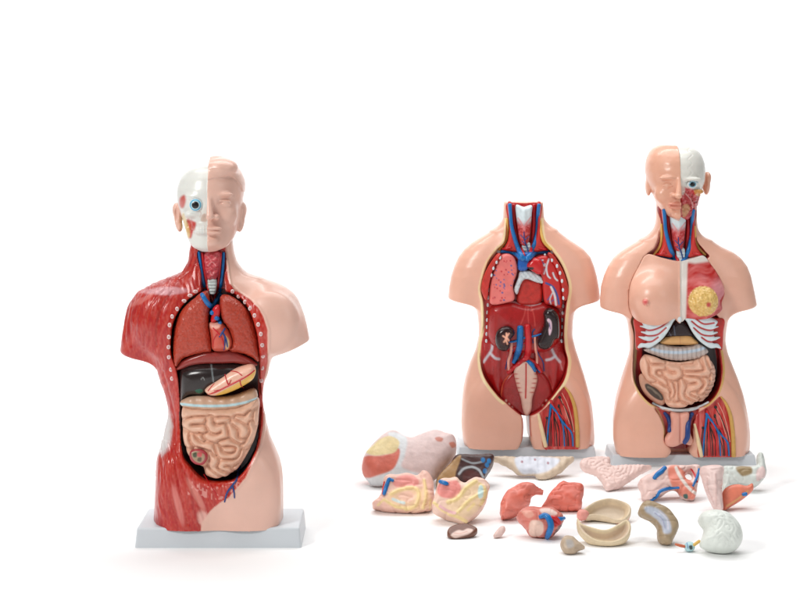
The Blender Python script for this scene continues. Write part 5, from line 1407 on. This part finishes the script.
    loose('knob', None, [(577, 514), (580, 511), (586, 511.5), (589, 515), (587, 519), (581, 520.5), (577, 518)], (224, 150, 138), .014, .012, 50, None, base_py=524, parent=st, h=.0016, off=.004, dispf=rub(.003))
    # ---- bowel pieces
    def coil(wl, seed, amp):
        return lambda X2, Z2, s2, h: amp * (labyrinth(s2.shape, h, wl, seed) - .6)
    loose('intestine_model', 'pale pink wedge of coiled small intestine between the two white bases', [(584, 460), (580, 465), (583, 470), (590, 472.5), (597, 476), (603, 484), (607, 492), (614, 489), (622, 485.5), (634, 478), (646, 470.5), (652, 467.5), (640, 466.5), (625, 466.5), (611.5, 466.8), (609.5, 459), (598, 458.5)], (226, 196, 188), .014, .01, 40, lambda c, v, n, x, y: speck(c, v, .08, 90), disp=coil(.019, 3, .0035), dispf=rub(.004))
    def pcg(col, v, n, px, py):
        speck(col, v, .1, 120)
        paint(col, px, py, [(516, 457), (545, 457), (560, 460), (548, 471), (532, 474), (520, 472)], (206, 210, 220), 1.5)
        for x, y in ((535, 459.5), (522, 462), (548, 463)):
            a = (1 - sstep(.8, 1.6, np.hypot(px - x, py - y)))[:, None]
            col[:] = col * (1 - a) + lin((160, 110, 120)) * a
    loose('colon_model', 'beige and grey colon frame lying under the edge of the headless torso base', [(492, 458), (500, 463), (509, 467), (517, 473), (527, 474.3), (534, 474.5), (537, 479), (543, 480.5), (553, 476), (562, 471), (569, 464), (573, 458.5), (545, 458), (515, 458)], (204, 184, 160), .012, .01, 35, pcg, disp=lambda X2, Z2, s2, h: .0008 * np.sin(X2 * 330), dispf=rub(.003))
    # ---- pelvic vessels
    def pv(col, v, n, px, py):
        speck(col, v, .07)
        paint(col, px, py, [(668, 468), (680, 467), (690, 480), (697, 492), (692, 499), (680, 496), (672, 486)], (220, 132, 112), 1.0)
        stroke(col, px, py, [(676, 468), (681, 478), (688, 487), (696, 494)], 1.5, (224, 216, 208), .7)
        stroke(col, px, py, [(650, 493), (660, 486), (668, 478)], .7, (206, 168, 162), .8, .6)
        paint(col, px, py, [(683, 495), (687, 494), (688, 498), (684, 498.5)], (56, 92, 84), .5)
    pvm = loose('bladder_model', 'pink bladder with blue vessels below the base of the torso with a head', [(638, 482), (643, 478), (650, 476), (657, 472), (663, 467.5), (680, 467), (699, 467), (699, 478), (697, 488), (694, 498), (688, 500), (681, 496.5), (676, 490), (668, 491.5), (658, 497), (650, 502), (643, 500), (641, 490)], (226, 194, 186), .022, .014, 52, pv, dispf=folds(.008), holes=[[(684, 475), (690, 472), (693, 477), (690, 482), (685, 480)]])
    tube('vein', pvm, [[(665, 467.5, 2.2), (662, 471, 2.6), (658, 474, 2.5), (654, 478.5, 1.9)], [(651, 499.5, 1.9), (656, 496.5, 2.0), (660, 491.5, 1.7), (668, 488.5, 1.7), (679, 487.5, 1.2)], [(699, 469, 1.1), (697, 477, 1.4), (693, 486, 1.1)]], M_BLUE, 3.97, .0)
    tube('artery', pvm, [[(691, 469, .9), (694.5, 474, 1.1), (697, 482, 1.0)]], M_RED, 3.97, .1)
    # ---- cone of bowel
    def pk(col, v, n, px, py):
        speck(col, v, .07, 90)
        stroke(col, px, py, [(708, 478), (709, 490), (714, 502)], .6, (206, 166, 160), .6, .6)
        stroke(col, px, py, [(715, 474), (716, 490), (717, 506)], .6, (206, 166, 160), .6, .6)
    loose('intestine_model', 'pale pink funnel of intestine standing behind the white brain half', [(701, 467.5), (722, 467.5), (722, 480), (721.5, 495), (723, 508), (721, 513), (715.5, 511), (709, 500), (704.5, 489), (702, 479)], (228, 200, 194), .024, .02, 60, pk, dome=.008, dispf=folds(.005, ([(708, 478), (709, 490), (714, 502)], [(715, 474), (716, 490), (717, 506)])))
    # ---- hip bone with muscle
    def pb(col, v, n, px, py):
        speck(col, v, .1, 100)
        paint(col, px, py, [(736, 467), (750, 466), (752, 473), (742, 476)], (150, 128, 92), 1.2)
        paint(col, px, py, [(757, 470), (763, 466), (766, 471), (764, 478), (757, 481)], (222, 196, 192), 1.0)
    hbn = loose('hip_bone_model', 'grey green hip bone with a reddish muscle behind the white brain half', [(723, 467.5), (736, 467), (755, 466.5), (757, 459), (758, 454), (761.5, 454), (764, 459), (766, 470), (765, 477), (760, 483.5), (753, 487), (744, 486), (735, 485), (727, 489), (722.5, 493), (722.5, 480)], (206, 212, 206), .02, .014, 58, pb, dispf=folds(.006))
    mu = loose('muscle', None, [(722.5, 492), (729, 486.5), (738, 485), (746, 486.5), (752, 484), (753, 490), (748, 495), (740, 501), (730, 507), (724, 511), (722, 503)], (220, 122, 96), .016, .012, 58, lambda c, v, n, x, y: (speck(c, v, .1), stroke(c, x, y, [(727, 506), (738, 499), (748, 491)], .9, (226, 170, 104), .8, .8)), base_py=511, parent=hbn)
    tube('vein', hbn, [[(743, 494.5, 1.6), (746, 494, 1.9)]], M_BLUE, 4.0, .5)
    # ---- spleen
    def psn(col, v, n, px, py):
        speck(col, v, .1, 90)
        paint(col, px, py, [(645, 507), (654, 507), (664, 513), (670, 522), (671, 532), (664, 533), (660, 524), (652, 516), (646, 512)], (186, 192, 206), 1.6)
        stroke(col, px, py, [(655, 513), (662, 519), (665, 528)], .5, (140, 140, 176), .5, .7)
        stroke(col, px, py, [(659, 511), (667, 519), (668, 529)], .5, (224, 214, 222), .6, .7)
    loose('spleen_model', 'curved grey brown spleen left of the white brain half', [(638.5, 513.5), (640, 507), (645.5, 502.5), (653, 503.5), (661, 506), (668.5, 510.5), (674.5, 518), (677.5, 528), (674.5, 537.5), (670.5, 545), (662, 545), (658.5, 540), (657, 533), (656.5, 528), (651, 521), (644, 518)], (166, 144, 114), .024, .016, 58, psn, dome=.004, dispf=folds(.005, ([(655, 513), (662, 519), (665, 528)],)))
    # ---- brain half
    def pbr(col, v, n, px, py):
        speck(col, v, .06, 60)
    loose('brain_model', 'white brain half with fine folds beside the small pale blue eyeball', [(698, 520), (700.5, 514.5), (707, 511.5), (716, 511), (726, 513.5), (734.5, 520), (740.5, 529), (742, 540), (737, 549), (727, 554), (716, 553.5), (706, 550), (699.5, 545), (702, 537), (703.5, 530), (700, 525)], (226, 231, 224), .034, .03, 60, pbr, dome=.014, h=.0019,
          disp=lambda X2, Z2, s2, h: .003 * (labyrinth(s2.shape, h, .017, 5) - .6) * sstep(0, .01, -s2))
    # ---- eyeball
    ey = loose('eye_model', 'pale blue eyeball with orange muscle stump beside the brain half', [(684, 546), (686.5, 542.5), (691, 542), (694.5, 544.5), (694.5, 549), (691, 552), (686.5, 551.5)], (176, 212, 216), .012, .011, 60, lambda c, v, n, x, y: (paint(c, x, y, [(689, 546), (692, 545.5), (692.5, 549), (690, 549.5)], (60, 74, 74), .4), stroke(c, x, y, [(687, 543), (688, 548)], .5, (90, 130, 180), .5)), h=.0012, cat='organ model')
    tube('eye_muscle', ey, [[(684.5, 546.5, 1.4), (680, 545.5, 1.5), (675.5, 544.3, 1.1)]], material('orange_muscle_paint', .4, (196, 104, 70)), 3.54, .5)
    tube('optic_nerve', ey, [[(694, 545, 1.5), (697, 542.8, 1.6), (699.5, 541, 1.4)]], M_YEL, 3.54, .5)
# =================================================================== backdrop, light, camera
def seamless():
    m = bpy.data.materials.new('white_paper')
    m.use_nodes = True
    nt = m.node_tree
    b = nt.nodes['Principled BSDF']
    tc = nt.nodes.new('ShaderNodeTexCoord')
    no = nt.nodes.new('ShaderNodeTexNoise')
    no.inputs['Scale'].default_value = 3
    cr = nt.nodes.new('ShaderNodeValToRGB')
    cr.color_ramp.elements[0].color = (.93, .93, .93, 1)
    cr.color_ramp.elements[1].color = (.95, .95, .95, 1)
    nt.links.new(tc.outputs['Object'], no.inputs['Vector'])
    nt.links.new(no.outputs['Fac'], cr.inputs['Fac'])
    nt.links.new(cr.outputs['Color'], b.inputs['Base Color'])
    b.inputs['Roughness'].default_value = .85
    b.inputs['Specular IOR Level'].default_value = .1
    P = [(-2.0, 0), (7.6, 0)]
    for i in range(1, 13):
        a = math.pi / 2 * i / 12
        P.append((7.6 + 1.6 * math.sin(a), 1.6 - 1.6 * math.cos(a)))
    P.append((9.2, 4.6))
    v, f = [], []
    for y, z in P:
        v += [(-6, y, z), (6, y, z)]
    for i in range(len(P) - 1):
        f.append((2 * i, 2 * i + 1, 2 * i + 3, 2 * i + 2))
    o = link_mesh('backdrop', np.array(v, float), np.array(f), m)
    o['kind'] = 'structure'
    return o

def area(name, loc, target, size, power, color=(1, 1, 1)):
    l = bpy.data.lights.new(name, 'AREA')
    l.shape = 'RECTANGLE'
    l.size, l.size_y = size
    l.energy = power
    l.color = color
    o = bpy.data.objects.new(name, l)
    C.objects.link(o)
    o.location = loc
    d = Vector(target) - Vector(loc)
    o.rotation_euler = d.to_track_quat('-Z', 'Y').to_euler()
    return o

def stage():
    seamless()
    w = bpy.data.worlds.new('World')
    bpy.context.scene.world = w
    w.use_nodes = True
    w.node_tree.nodes['Background'].inputs[0].default_value = (1, 1, 1, 1)
    w.node_tree.nodes['Background'].inputs[1].default_value = 0.2
    area('key_softbox', (-2.7, .9, 3.0), (0, 4.1, .45), (1.1, 1.1), 104, (1, .985, .96))
    area('fill_softbox', (2.8, .8, 2.0), (0, 4.1, .4), (1.4, 1.8), 12)
    area('overhead_softbox', (0, 4.0, 4.2), (0, 4.6, 0), (4.5, 3), 100)
    area('backdrop_light', (0, 5.6, 4.4), (0, 9.0, 1.2), (6, 1.0), 260)
    cam = bpy.data.cameras.new('camera')
    o = bpy.data.objects.new('camera', cam)
    C.objects.link(o)
    o.location = (0, 0, CAMH)
    o.rotation_euler = (math.pi / 2, 0, 0)
    cam.sensor_width = 36
    cam.lens = 36 * FPX / 800
    cam.shift_y = -(300 - HZ) / 800
    cam.clip_end = 100
    cam.clip_start = .05
    s = bpy.context.scene
    s.camera = o
    s.view_settings.view_transform = 'Standard'
    s.view_settings.look = 'None'
    s.view_settings.exposure = 0
    s.view_settings.gamma = 1
    s.cycles.use_denoising = True
import time
_t=time.time()
stage()
torso_a()
torso_b()
torso_c()
loose_organs()
for o in bpy.data.objects:
    if "wloc" in o:
        del o["wloc"]
print("ABC", time.time()-_t)
